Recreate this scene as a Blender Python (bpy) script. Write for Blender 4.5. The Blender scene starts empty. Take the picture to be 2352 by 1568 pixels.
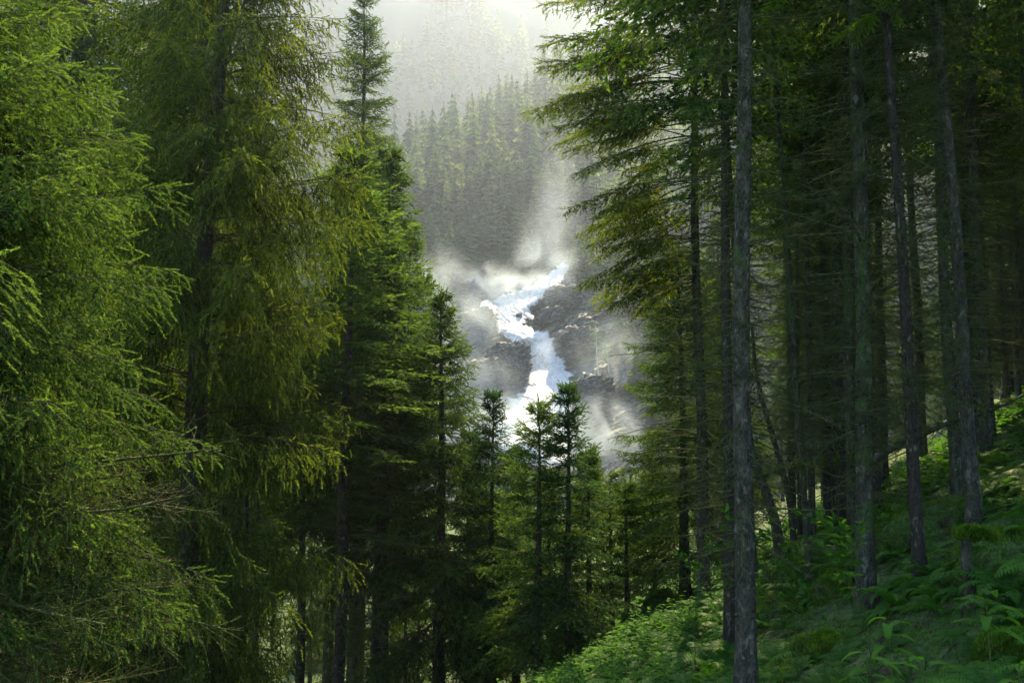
import bpy, math
import numpy as np
from mathutils import Vector, Matrix
from math import radians as R, pi, sin, cos, tan

# ------------------------------------------------------------------ camera, sky, sun, exposure
SC = bpy.context.scene
COL = SC.collection
PITCH = R(6.0)
FPX = 2287.0                      # focal length in pixels of a 2352 px wide view
cam_d = bpy.data.cameras.new("camera"); cam_d.lens = 35; cam_d.sensor_width = 36
cam_d.clip_start = .05; cam_d.clip_end = 6000
cam = bpy.data.objects.new("camera", cam_d); COL.objects.link(cam)
cam.location = (0, 0, 0); cam.rotation_euler = (R(90) + PITCH, 0, 0)
SC.camera = cam

SUN_EL, SUN_AZ = R(50), R(13)     # azimuth from +Y towards +X
w = bpy.data.worlds.new("World"); SC.world = w; w.use_nodes = True
wn = w.node_tree.nodes; wl = w.node_tree.links
sky = wn.new('ShaderNodeTexSky'); sky.sky_type = 'NISHITA'; sky.sun_disc = False
sky.sun_elevation = SUN_EL; sky.sun_rotation = SUN_AZ
sky.air_density = 1.0; sky.dust_density = 1.0
wl.new(sky.outputs[0], wn['Background'].inputs[0]); wn['Background'].inputs[1].default_value = .13
sd = bpy.data.lights.new("sun", 'SUN'); sd.energy = 5.0; sd.angle = R(.5); sd.color = (1, .78, .43)
sun = bpy.data.objects.new("sun", sd); COL.objects.link(sun)
sdir = Vector((sin(SUN_AZ) * cos(SUN_EL), cos(SUN_AZ) * cos(SUN_EL), sin(SUN_EL)))
sun.rotation_euler = sdir.to_track_quat('Z', 'Y').to_euler()
sun.location = sdir * 50
SC.view_settings.view_transform = 'Standard'; SC.view_settings.look = 'None'
SC.view_settings.gamma = 1; SC.view_settings.exposure = 1.8
cy = SC.cycles
cy.use_denoising = True; cy.max_bounces = 5; cy.diffuse_bounces = 3; cy.glossy_bounces = 2
cy.transmission_bounces = 3; cy.volume_bounces = 1; cy.transparent_max_bounces = 6
cy.use_adaptive_sampling = True; cy.adaptive_threshold = .02
cy.volume_step_rate = .5; cy.volume_max_steps = 96
cy.sample_clamp_indirect = 4

rng = np.random.default_rng(11)
HAZE = .00028

# ------------------------------------------------------------------ helpers
def nrm(v): return v / np.maximum(np.linalg.norm(v, axis=-1, keepdims=True), 1e-9)

def ray(px, py):
    dx = (px - 1176) / FPX; dy = (784 - py) / FPX
    return np.array([dx, cos(PITCH) - dy * sin(PITCH), sin(PITCH) + dy * cos(PITCH)])
def at(px, py, Y):
    r = ray(px, py); return r * (Y / r[1])

_tab = np.random.default_rng(5).random((8, 256, 256))
def vn(x, y, s=0):
    x = np.asarray(x, float) + 1000; y = np.asarray(y, float) + 1000
    xi = np.floor(x).astype(int); yi = np.floor(y).astype(int); fx = x - xi; fy = y - yi
    fx = fx * fx * (3 - 2 * fx); fy = fy * fy * (3 - 2 * fy); t = _tab[s % 8]
    g = lambda a, b: t[(a + 37 * s) % 256, b % 256]
    return (g(xi, yi) * (1 - fx) + g(xi + 1, yi) * fx) * (1 - fy) + (g(xi, yi + 1) * (1 - fx) + g(xi + 1, yi + 1) * fx) * fy - .5
def fbm(x, y, o=4, s=0):
    a = 1; r = 0
    for k in range(o): r = r + a * vn(x, y, s + k); x = np.asarray(x) * 2.03; y = np.asarray(y) * 2.03; a *= .5
    return r
def sp(x, k=1.0): return k * np.logaddexp(0, np.asarray(x, float) / k)
def sstep(a, b, x):
    t = np.clip((np.asarray(x, float) - a) / (b - a), 0, 1); return t * t * (3 - 2 * t)

class MB:
    """collects triangle soups and makes one mesh"""
    def __init__(s): s.V = []; s.F = []; s.M = []; s.T = []; s.n = 0
    def add(s, V, F, mat=0, tone=.5):
        V = np.asarray(V, np.float32).reshape(-1, 3); F = np.asarray(F, np.int32).reshape(-1, 3)
        if len(F) == 0: return s
        s.V.append(V); s.F.append(F + s.n); s.n += len(V)
        s.M.append(np.full(len(F), mat, np.int32) if np.isscalar(mat) else mat)
        s.T.append(np.full(len(V), tone, np.float32) if np.isscalar(tone) else np.asarray(tone, np.float32))
        return s
    def mesh(s, name, mats, smooth=False):
        V = np.concatenate(s.V); F = np.concatenate(s.F); M = np.concatenate(s.M); T = np.concatenate(s.T)
        me = bpy.data.meshes.new(name)
        me.vertices.add(len(V)); me.vertices.foreach_set('co', V.ravel())
        me.loops.add(F.size); me.loops.foreach_set('vertex_index', F.ravel())
        me.polygons.add(len(F)); me.polygons.foreach_set('loop_start', np.arange(0, F.size, 3, dtype=np.int32))
        me.polygons.foreach_set('material_index', M)
        if smooth is True: sm = np.ones(len(F), bool)
        elif smooth is False: sm = np.zeros(len(F), bool)
        else: sm = np.isin(M, smooth)
        me.polygons.foreach_set('use_smooth', sm)
        a = me.attributes.new('tone', 'FLOAT', 'POINT'); a.data.foreach_set('value', T)
        for m in mats: me.materials.append(m)
        me.update(calc_edges=True)
        return me
    def obj(s, name, mats, parent=None, smooth=False):
        if not isinstance(mats, (list, tuple)): mats = [mats]
        return link(name, s.mesh(name, mats, smooth), parent)

def link(name, data, parent=None):
    o = bpy.data.objects.new(name, data); COL.objects.link(o)
    if parent is not None: o.parent = parent
    return o
def empty(name, loc, label=None, cat=None, group=None):
    o = link(name, None); o.location = [float(v) for v in loc]; o.empty_display_size = .2
    return tag(o, label, cat, group)
def tag(o, label=None, cat=None, group=None, kind=None):
    if label: o['label'] = label
    if cat: o['category'] = cat
    if group: o['group'] = group
    if kind: o['kind'] = kind
    return o

def tubes(P, r, m=3, mat=0, tone=.5, mb=None, cap=False):
    """P (B,n,3) polylines, r (B,n) radii"""
    P = np.asarray(P, float); r = np.asarray(r, float)
    if P.ndim == 2: P = P[None]; r = r[None]
    B, n, _ = P.shape
    T = np.empty_like(P); T[:, 1:-1] = P[:, 2:] - P[:, :-2]; T[:, 0] = P[:, 1] - P[:, 0]; T[:, -1] = P[:, -1] - P[:, -2]
    T = nrm(T)
    up = np.where(np.abs(T[:, :, 2:3]) > .95, np.array([1., 0, 0]), np.array([0, 0, 1.]))
    if B == 1 and abs(T[0, :, 2]).mean() > .7: up = np.broadcast_to(np.array([1., 0, 0]), T.shape)
    U = nrm(np.cross(T, up)); W = np.cross(T, U)
    a = np.arange(m) * 2 * pi / m
    V = P[:, :, None] + r[:, :, None, None] * (U[:, :, None] * np.cos(a)[None, None, :, None] + W[:, :, None] * np.sin(a)[None, None, :, None])
    b = (np.arange(B) * n * m)[:, None, None]; i = (np.arange(n - 1) * m)[None, :, None]; j = np.arange(m)[None, None, :]; j2 = (j + 1) % m
    A = b + i + j; Bq = b + i + j2; C = b + i + m + j2; D = b + i + m + j
    F = np.concatenate([np.stack([A, Bq, C], -1).reshape(-1, 3), np.stack([A, C, D], -1).reshape(-1, 3)])
    if not np.isscalar(tone): tone = np.repeat(np.repeat(np.asarray(tone), n), m)
    mb.add(V.reshape(-1, 3), F, mat, tone)
    return mb

# ------------------------------------------------------------------ materials
def mat(name):
    m = bpy.data.materials.new(name); m.use_nodes = True; nt = m.node_tree
    return m, nt, nt.nodes, nt.links, nt.nodes['Principled BSDF']
def ramp(N, stops):
    r = N.new('ShaderNodeValToRGB'); e = r.color_ramp.elements
    while len(e) < len(stops): e.new(.5)
    for k, (p, c) in enumerate(stops): e[k].position = p; e[k].color = (*c, 1)
    return r
def noise(N, L, scale, detail=4, vec=None, dist=0):
    n = N.new('ShaderNodeTexNoise'); n.inputs['Scale'].default_value = scale; n.inputs['Detail'].default_value = detail
    n.inputs['Distortion'].default_value = dist
    if vec is not None: L.new(vec, n.inputs['Vector'])
    return n
def mapping(N, L, scale, src='Object', rot=(0, 0, 0)):
    tc = N.new('ShaderNodeTexCoord'); mp = N.new('ShaderNodeMapping'); mp.inputs['Scale'].default_value = scale
    mp.inputs['Rotation'].default_value = rot
    L.new(tc.outputs[src], mp.inputs['Vector']); return mp.outputs[0]
def mixc(N, L, f, a, b):
    x = N.new('ShaderNodeMix'); x.data_type = 'RGBA'
    for s, i in ((f, 0), (a, 6), (b, 7)):
        if hasattr(s, 'links'): L.new(s, x.inputs[i])
        else: x.inputs[i].default_value = s if i == 0 else (*s, 1)
    return x.outputs[2]
def bump(N, L, h, strength, dist, P):
    b = N.new('ShaderNodeBump'); b.inputs['Strength'].default_value = strength; b.inputs['Distance'].default_value = dist
    L.new(h, b.inputs['Height']); L.new(b.outputs[0], P.inputs['Normal'])

def leafmat(name, dark, mid, light, trans=.45, tcol=(1.5, 1.5, .5), rough=.6, var=.25, spec=.1):
    m, nt, N, L, P = mat(name)
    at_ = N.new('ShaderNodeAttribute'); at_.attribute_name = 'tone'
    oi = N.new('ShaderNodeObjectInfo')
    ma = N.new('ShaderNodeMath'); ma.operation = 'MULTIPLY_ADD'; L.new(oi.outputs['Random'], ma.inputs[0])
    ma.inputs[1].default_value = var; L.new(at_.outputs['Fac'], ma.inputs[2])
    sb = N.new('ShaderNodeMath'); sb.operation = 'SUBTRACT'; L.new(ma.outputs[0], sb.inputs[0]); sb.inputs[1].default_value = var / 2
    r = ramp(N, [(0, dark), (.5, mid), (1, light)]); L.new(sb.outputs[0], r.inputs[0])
    L.new(r.outputs[0], P.inputs['Base Color']); P.inputs['Roughness'].default_value = rough
    P.inputs['Specular IOR Level'].default_value = spec
    tr = N.new('ShaderNodeBsdfTranslucent'); mm = N.new('ShaderNodeMix'); mm.data_type = 'RGBA'; mm.blend_type = 'MULTIPLY'
    mm.inputs[0].default_value = 1; L.new(r.outputs[0], mm.inputs[6]); mm.inputs[7].default_value = (*tcol, 1)
    L.new(mm.outputs[2], tr.inputs[0])
    ms = N.new('ShaderNodeMixShader'); ms.inputs[0].default_value = trans
    L.new(P.outputs[0], ms.inputs[1]); L.new(tr.outputs[0], ms.inputs[2])
    L.new(ms.outputs[0], N['Material Output'].inputs[0])
    return m

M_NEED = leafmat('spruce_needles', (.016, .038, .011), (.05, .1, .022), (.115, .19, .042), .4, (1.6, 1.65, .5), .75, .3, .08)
M_NEEDH = leafmat('yellowish_spruce_needles', (.022, .042, .009), (.068, .112, .019), (.155, .21, .036), .5, (1.75, 1.65, .4), .75, .25, .08)
M_NEEDB = leafmat('cool_spruce_needles', (.012, .038, .018), (.032, .08, .03), (.07, .14, .045), .35, (1.3, 1.5, .6), .75, .25, .08)
M_NEEDY = leafmat('new_growth_needles', (.07, .14, .02), (.11, .2, .025), (.17, .28, .04), .5, (1.8, 1.8, .4))
M_FAR = leafmat('far_spruce_needles', (.016, .042, .02), (.05, .095, .032), (.13, .18, .05), .45, (1.3, 1.3, .6), 1.0, .7, .03)
M_LEAF = leafmat('broad_leaves', (.03, .08, .02), (.045, .13, .016), (.085, .2, .022), .45, (1.6, 1.8, .35), .7, .2, .06)
M_FERN = leafmat('fern_fronds', (.02, .075, .012), (.045, .135, .018), (.09, .2, .026), .4, (1.5, 1.7, .5), .5)
M_GRASS = leafmat('grass_blades', (.05, .1, .015), (.085, .16, .022), (.14, .22, .035), .45, (1.6, 1.7, .4), .5)
M_MOSS = leafmat('moss_tufts', (.04, .085, .008), (.085, .17, .012), (.15, .25, .02), .3, (1.4, 1.5, .4), .8, .15, .1)
M_LICH = leafmat('hanging_lichen', (.1, .12, .05), (.16, .19, .07), (.24, .27, .11), .3, (1.3, 1.3, .8), .9, .1, .1)

def barkmat(name, dark, mid, light, moss=.35, mosscol=(.06, .09, .03), sc=1.0):
    m, nt, N, L, P = mat(name)
    v = mapping(N, L, (sc, sc, sc * .45))
    n1 = noise(N, L, 9, 6, v); v2 = N.new('ShaderNodeTexVoronoi'); v2.inputs['Scale'].default_value = 28; L.new(v, v2.inputs['Vector'])
    n0 = noise(N, L, 60, 4, v)
    r = ramp(N, [(.25, dark), (.5, mid), (.75, light)])
    a = N.new('ShaderNodeMath'); a.operation = 'MULTIPLY_ADD'; L.new(n0.outputs['Fac'], a.inputs[0]); a.inputs[1].default_value = .64
    s = N.new('ShaderNodeMath'); s.operation = 'MULTIPLY_ADD'; L.new(n1.outputs['Fac'], s.inputs[0]); s.inputs[1].default_value = .9; s.inputs[2].default_value = -.3
    L.new(s.outputs[0], a.inputs[2]); L.new(a.outputs[0], r.inputs[0])
    vm = mapping(N, L, (1, 1, .5)); n3 = noise(N, L, 3.2, 5, vm, .6)
    rm = ramp(N, [(.62 - moss * .3, (0, 0, 0)), (.72 - moss * .3, (1, 1, 1))]); L.new(n3.outputs['Fac'], rm.inputs[0])
    nl = noise(N, L, 12, 3, vm); rl = ramp(N, [(.6, (0, 0, 0)), (.66, (.6, .6, .6))]); L.new(nl.outputs['Fac'], rl.inputs[0])
    c1 = mixc(N, L, rm.outputs[0], r.outputs[0], mosscol)
    mx = N.new('ShaderNodeMath'); mx.operation = 'MULTIPLY'; mx.inputs[1].default_value = 1; L.new(rl.outputs[0], mx.inputs[0])
    c2 = mixc(N, L, mx.outputs[0], c1, (.2, .22, .16))
    L.new(c2, P.inputs['Base Color']); P.inputs['Roughness'].default_value = .9; P.inputs['Specular IOR Level'].default_value = .2
    ad = N.new('ShaderNodeMath'); ad.operation = 'ADD'; L.new(v2.outputs['Distance'], ad.inputs[0]); L.new(n0.outputs['Fac'], ad.inputs[1])
    bump(N, L, ad.outputs[0], 1, .035, P)
    return m
M_BARK = barkmat('spruce_bark', (.025, .023, .017), (.075, .073, .052), (.16, .155, .12), .14)
M_BARKM = barkmat('mossy_bark', (.02, .022, .015), (.06, .064, .042), (.14, .145, .1), .45, (.06, .1, .03))
M_BARKD = barkmat('dark_bark', (.03, .026, .02), (.055, .047, .036), (.09, .08, .06), .2, (.05, .07, .02))
M_TWIG = barkmat('twig_bark', (.045, .045, .022), (.085, .09, .04), (.15, .16, .065), .9, (.1, .13, .035), 2.0)
M_BIRCH = barkmat('pale_bark', (.25, .24, .22), (.42, .4, .36), (.55, .53, .48), .0)

def groundmat():
    m, nt, N, L, P = mat('moss_and_soil')
    v = mapping(N, L, (1, 1, 1))
    n1 = noise(N, L, .9, 6, v, .4); n2 = noise(N, L, 14, 5, v); n3 = noise(N, L, 3.1, 5, v)
    rs = ramp(N, [(.35, (.022, .017, .01)), (.65, (.055, .042, .024))]); L.new(n2.outputs['Fac'], rs.inputs[0])
    rg = ramp(N, [(.3, (.02, .05, .01)), (.5, (.045, .095, .014)), (.75, (.09, .15, .02))]); L.new(n2.outputs['Fac'], rg.inputs[0])
    f = ramp(N, [(.36, (0, 0, 0)), (.48, (1, 1, 1))]); L.new(n3.outputs['Fac'], f.inputs[0])
    L.new(mixc(N, L, f.outputs[0], rs.outputs[0], rg.outputs[0]), P.inputs['Base Color']); P.inputs['Roughness'].default_value = .95
    bump(N, L, n2.outputs['Fac'], 1, .06, P); return m
M_GROUND = groundmat()

def meadowmat(name, c, sc):
    m, nt, N, L, P = mat(name)
    v = mapping(N, L, (1, 1, 1)); n = noise(N, L, sc, 7, v, .3)
    r = ramp(N, [(.3, c[0]), (.5, c[1]), (.7, c[2])]); L.new(n.outputs['Fac'], r.inputs[0]); L.new(r.outputs[0], P.inputs['Base Color'])
    P.inputs['Roughness'].default_value = .95; bump(N, L, n.outputs['Fac'], .8, 1.0, P); return m
M_MEADOW = meadowmat('valley_grass', [(.05, .08, .02), (.1, .14, .03), (.17, .2, .06)], .15)
M_SLOPE = meadowmat('wooded_slope_floor', [(.02, .035, .012), (.035, .055, .018), (.06, .08, .03)], .08)
M_MOUNT = meadowmat('mountain_side', [(.02, .035, .015), (.045, .065, .03), (.13, .13, .1)], .012)

def rockmat(name, rot=-.45):
    m, nt, N, L, P = mat(name)
    v = mapping(N, L, (.45, .7, 1.3), rot=(0, rot, 0))
    n1 = noise(N, L, .8, 9, v, .9); n2 = noise(N, L, 1.7, 8, v, .4)
    r = ramp(N, [(.32, (.012, .013, .015)), (.5, (.06, .063, .07)), (.68, (.22, .22, .225))]); L.new(n1.outputs['Fac'], r.inputs[0])
    r2 = ramp(N, [(.38, (.12, .12, .12)), (.58, (1, 1, 1))]); L.new(n2.outputs['Fac'], r2.inputs[0])
    x = N.new('ShaderNodeMix'); x.data_type = 'RGBA'; x.blend_type = 'MULTIPLY'; x.inputs[0].default_value = .8
    L.new(r.outputs[0], x.inputs[6]); L.new(r2.outputs[0], x.inputs[7])
    # vegetation on flat places
    g = N.new('ShaderNodeNewGeometry'); sx = N.new('ShaderNodeSeparateXYZ'); L.new(g.outputs['Normal'], sx.inputs[0])
    vo = mapping(N, L, (1, 1, 1)); n3 = noise(N, L, .12, 5, vo)
    mu = N.new('ShaderNodeMath'); mu.operation = 'MULTIPLY'; L.new(sx.outputs[2], mu.inputs[0]); L.new(n3.outputs['Fac'], mu.inputs[1])
    rv = ramp(N, [(.36, (0, 0, 0)), (.46, (1, 1, 1))]); L.new(mu.outputs[0], rv.inputs[0])
    L.new(mixc(N, L, rv.outputs[0], x.outputs[2], (.085, .11, .04)), P.inputs['Base Color'])
    P.inputs['Roughness'].default_value = .7; bump(N, L, n2.outputs['Fac'], 1, .6, P); return m
M_ROCK = rockmat('wet_layered_rock')

def watermat(name, col=.82):
    m, nt, N, L, P = mat(name)
    v = mapping(N, L, (1, 1, .35)); n = noise(N, L, .7, 7, v, 1.2); n2 = noise(N, L, 3, 6, v, .5)
    r = ramp(N, [(.3, (.4, .42, .43)), (.5, (.62, .63, .62)), (.75, (.76, .76, .74))]); L.new(n.outputs['Fac'], r.inputs[0])
    L.new(r.outputs[0], P.inputs['Base Color']); P.inputs['Roughness'].default_value = .5
    tr = N.new('ShaderNodeBsdfTranslucent'); L.new(r.outputs[0], tr.inputs[0]); ms = N.new('ShaderNodeMixShader'); ms.inputs[0].default_value = .12
    L.new(P.outputs[0], ms.inputs[1]); L.new(tr.outputs[0], ms.inputs[2])
    at_ = N.new('ShaderNodeAttribute'); at_.attribute_name = 'tone'; vs = mapping(N, L, (1, 1, .3)); ns = noise(N, L, 2.6, 7, vs, 1.0)
    ad = N.new('ShaderNodeMath'); ad.operation = 'ADD'; L.new(at_.outputs['Fac'], ad.inputs[0]); L.new(ns.outputs['Fac'], ad.inputs[1])
    cr = ramp(N, [(.36, (0, 0, 0)), (.86, (1, 1, 1))]); L.new(ad.outputs[0], cr.inputs[0]); tp = N.new('ShaderNodeBsdfTransparent')
    m2 = N.new('ShaderNodeMixShader'); L.new(cr.outputs[0], m2.inputs[0]); L.new(tp.outputs[0], m2.inputs[1]); L.new(ms.outputs[0], m2.inputs[2])
    L.new(m2.outputs[0], N['Material Output'].inputs[0])
    bump(N, L, n2.outputs['Fac'], .8, .5, P); return m
M_WATER = watermat('white_water')

# ------------------------------------------------------------------ terrain
def h(x, y):
    x = np.asarray(x, float); y = np.asarray(y, float)
    yy = np.maximum(y, 0)
    lip = -.7 + .17 * sp(yy - 8, 2)
    a = np.maximum(lip + .8, 2.0)
    g = -2.2 - .10 * np.minimum(yy, 60) - .02 * np.maximum(yy - 60, 0)
    g = g + .52 * sp(x - a, .6) * (1 - .6 * sstep(45, 120, x))
    drop = .62 * sp(lip - x, .5)
    drop = 11 * (1 - np.exp(-drop / 11))
    g = g - drop
    # moss hummocks
    am = .16 * sstep(-3, 1, x - lip)
    g = g + am * 2.2 * fbm(x * .75, y * .75, 3, 1) + .25 * fbm(x * .22, y * .22, 2, 3)
    g = g + .05 * fbm(x * 3.1, y * 3.1, 2, 5) * (np.abs(x) < 20)
    far = sstep(60, 200, y)
    g = g * (1 - far) + far * (-16 + .12 * np.abs(x - 5) * (1 - np.exp(-np.abs(x - 5) / 40)) + 2 * fbm(x * .02, y * .02, 3, 2))
    return g

def grid(xs, ys, zf, name, m, kind='structure', label=None, smooth=True):
    X, Y = np.meshgrid(xs, ys); Z = zf(X, Y) if callable(zf) else zf
    V = np.stack([X, Y, Z], -1).reshape(-1, 3); nx = len(xs); ny = len(ys)
    i = np.arange(ny - 1)[:, None] * nx + np.arange(nx - 1)[None]
    F = np.concatenate([np.stack([i, i + 1, i + nx + 1], -1).reshape(-1, 3), np.stack([i, i + nx + 1, i + nx], -1).reshape(-1, 3)])
    o = MB().add(V, F).obj(name, m, smooth=smooth); tag(o, kind=kind); return o
def axis(a, b, lo, hi, d, grow=1.12):
    c = list(np.arange(lo, hi, d)); s = d; v = c[-1]
    while v < b: s *= grow; v += s; c.append(v)
    s = d; v = c[0]; pre = []
    while v > a: s *= grow; v -= s; pre.append(v)
    return np.array(pre[::-1] + c)
grid(axis(-260, 300, -9, 14, .11), axis(-60, 262, 2, 24, .11), h, 'ground', M_GROUND)

def hit(px, py, y0=2.5, y1=140):
    """where the ray of a picture point meets the ground"""
    r = ray(px, py)
    ys = np.linspace(y0, y1, 4000); P = r[None] * (ys / r[1])[:, None]
    below = P[:, 2] < h(P[:, 0], P[:, 1])
    k = int(np.argmax(below)) if below.any() else len(ys) - 1
    p = P[k]; return np.array([p[0], p[1], float(h(p[0], p[1]))])

# rock face beside the falls: depth as a function of height
def cliffY(x, z, fine=1.0):
    x = np.asarray(x, float); z = np.asarray(z, float)
    a = R(24); u = x * cos(a) + z * sin(a); v = -x * sin(a) + z * cos(a)
    base = 236 + 1.3 * (z + 16) + .004 * (x - 10) ** 2 * 0
    base = base - 14 * sstep(25, 60, x) - 10 * sstep(-30, -70, x)
    big = 7 * fbm(u / 16, v / 7, 2, 1)
    st = 4.2 * np.abs(fbm(u / 9, v / 1.9, 3, 4)) + 1.2 * fbm(u / 3.2, v / 1.6, 3, 6) * fine
    ledge = 2.2 * ((v / 3.6 + .7 * fbm(u / 7, v / 9, 2, 3)) % 1.0) + 1.5 * ((u / 6.5 + 1.3 * fbm(u / 9, v / 5, 2, 5)) % 1.0)
    return base - (big + st * fine + ledge * fine)
def rock_face():
    xs = np.concatenate([np.arange(-110, -34, 2.), np.arange(-34, 44, .33), np.arange(44, 150, 2.)]); zs = np.arange(-20, 56, .33)
    X, Z = np.meshgrid(xs, zs); Y = cliffY(X, Z)
    V = np.stack([X, Y, Z], -1).reshape(-1, 3); nx = len(xs); ny = len(zs)
    i = np.arange(ny - 1)[:, None] * nx + np.arange(nx - 1)[None]
    F = np.concatenate([np.stack([i, i + 1, i + nx + 1], -1).reshape(-1, 3), np.stack([i, i + nx + 1, i + nx], -1).reshape(-1, 3)])
    tag(MB().add(V, F).obj('rocky_hillside', M_ROCK, smooth=False), kind='structure')
rock_face()
def on_cliff(px, py, off=0.0):
    Y = 250.
    for _ in range(14):
        p = at(px, py, Y); Y = .4 * Y + .6 * (float(cliffY(p[0], p[2], .0)) - off)
    return at(px, py, Y)

# ------------------------------------------------------------------ falls
def water_sheet(path, name='waterfall', off=5.2, seg=90, nx=30, seed=1, lift=1.0):
    """path: (px, py, width px) in the photograph; laid as a sheet in front of the rock"""
    path = np.array(path, float); t = np.linspace(0, len(path) - 1, seg); k = np.clip(t.astype(int), 0, len(path) - 2); f = (t - k)[:, None]
    c = path[k] * (1 - f) + path[k + 1] * f
    V = np.zeros((seg, nx, 3)); s = np.linspace(-1, 1, nx)
    d = np.gradient(c[:, :2], axis=0); d = nrm(d); nrmv = np.stack([-d[:, 1], d[:, 0]], -1)
    for i in range(seg):
        wv = 1.2 * c[i, 2] / 2 * (1 + .35 * fbm(i * .35, 1.7 * seed, 3, seed))
        for j in range(nx):
            ww = wv * s[j] * (1 + .3 * fbm(i * .5 + 9, np.sign(s[j]) * 3 + seed, 2, 2) * abs(s[j]))
            q = c[i, :2] + nrmv[i] * ww
            p = on_cliff(q[0], q[1], off)
            bulge = lift * (1 - s[j] ** 2) + lift * .45 * fbm(s[j] * 5 + seed, i * 30 / seg, 4, 3)
            V[i, j] = p * (1 - bulge / p[1])
    I = np.arange(seg - 1)[:, None] * nx + np.arange(nx - 1)[None]
    F = np.concatenate([np.stack([I, I + 1, I + nx + 1], -1).reshape(-1, 3), np.stack([I, I + nx + 1, I + nx], -1).reshape(-1, 3)])
    ed = np.minimum(1, (1 - np.abs(s))[None, :] * 2.2) * np.minimum(1, np.minimum(np.arange(seg), np.arange(seg)[::-1])[:, None] / (seg * .12) + .1)
    o = MB().add(V.reshape(-1, 3), F, 0, ed.ravel()).obj(name, M_WATER, smooth=True); tag(o, kind='structure'); return o
water_sheet([(1304, 600, 16), (1285, 628, 26), (1262, 650, 30), (1230, 672, 34), (1195, 690, 40), (1168, 700, 46)], 'waterfall', seed=2)
water_sheet([(1200, 684, 40), (1180, 705, 74), (1172, 728, 60), (1166, 745, 44), (1176, 758, 44), (1200, 768, 36)], 'waterfall', seed=3)
water_sheet([(1150, 755, 16), (1180, 760, 28), (1215, 772, 34), (1240, 790, 50), (1256, 812, 64), (1260, 850, 74), (1260, 890, 82),
             (1252, 925, 104), (1235, 960, 130), (1220, 1010, 150), (1205, 1060, 170)], 'waterfall', seg=140, nx=36, seed=4, lift=1.4)
water_sheet([(1124, 690, 10), (1120, 700, 26), (1122, 716, 34), (1124, 728, 20)], 'waterfall', seg=30, nx=16, seed=6, lift=.5, off=9.5)
water_sheet([(1338, 856, 4), (1362, 862, 7), (1378, 872, 10), (1388, 880, 6)], 'waterfall', seg=16, nx=6, seed=7, lift=.3, off=9.5)

from mathutils import noise as MN
def rock(name, quad, depth, label, seed, off=3.0, n=90, group=None):
    """layered outcrop: footprint centre + half sizes in photo pixels, real thickness"""
    px, py, hw, hh = quad; c = on_cliff(px, py, off); s = c[1] / FPX
    rx, rz = hw * s * .86, hh * s * .9
    th = np.linspace(0, pi, n); ph = np.linspace(0, 2 * pi, n * 2, endpoint=False)
    T, Ph = np.meshgrid(th, ph, indexing='ij')
    D = np.stack([np.sin(T) * np.cos(Ph), np.sin(T) * np.sin(Ph), np.cos(T)], -1)
    e = .55; S = np.sign(D) * np.abs(D) ** e; S = S / np.maximum(1e-6, (np.abs(S) ** 3).sum(-1, keepdims=True) ** (1 / 3))
    a = R(22); P = S * np.array([rx, depth, rz])
    u = P[..., 0] * cos(a) + P[..., 2] * sin(a); v = -P[..., 0] * sin(a) + P[..., 2] * cos(a)
    f = 1 + .28 * fbm(u / rx * 1.3 + seed, P[..., 1] / depth * 1.2 + seed * 3, 3, seed)
    led = ((v / (rz * .33) + .6 * fbm(u / rx * 2 + seed, v / rz, 2, seed + 1)) % 1.0)
    f = f + .16 * led + .17 * fbm(u * .7, v * 2.4 + seed, 4, seed + 2)
    P = P * f[..., None]; P[..., 2] += .35 * P[..., 0] * .4
    P = P.reshape(-1, 3); m = 2 * n
    i = np.arange(n - 1)[:, None] * m + np.arange(m)[None]; i2 = np.arange(n - 1)[:, None] * m + ((np.arange(m) + 1) % m)[None]
    F = np.concatenate([np.stack([i, i2 + m, i2], -1).reshape(-1, 3), np.stack([i, i + m, i2 + m], -1).reshape(-1, 3)])
    o = MB().add(P, F).obj(name, M_ROCK, smooth=False); o.location = c; tag(o, label, 'rock', group); return o
rock('boulder', (1092, 742, 48, 32), 6, 'mist-veiled boulder beside the upper cascade with water spilling over its top', 2, 4)
rock('rock_outcrop', (1170, 838, 56, 50), 7, 'dark layered crag with a sheer flank beside the main white fall', 3, 5)
rock('rock_outcrop', (1105, 872, 60, 46), 6, 'pale rock shelf half lost in spray next to the dark crag', 4, 4)
rock('rock_outcrop', (1290, 690, 48, 34), 7, 'sloping crag under the topmost fall with a grassy crest', 5, 4)
rock('rock_outcrop', (1262, 728, 36, 22), 5, 'stack of thin dark rock layers facing the cascade', 6, 5)
rock('rock_outcrop', (1322, 790, 52, 40), 7, 'broad grey crag opposite the dark crag across the fall', 7, 3)
rock('rock_outcrop', (1355, 915, 62, 52), 8, 'big rounded rock wall with a pale ledge below the birch trunks', 8, 3)
rock('boulder', (1192, 727, 9, 8), 2, 'small wet boulder standing in the middle of the cascade', 9, 4.5, 24)

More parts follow.
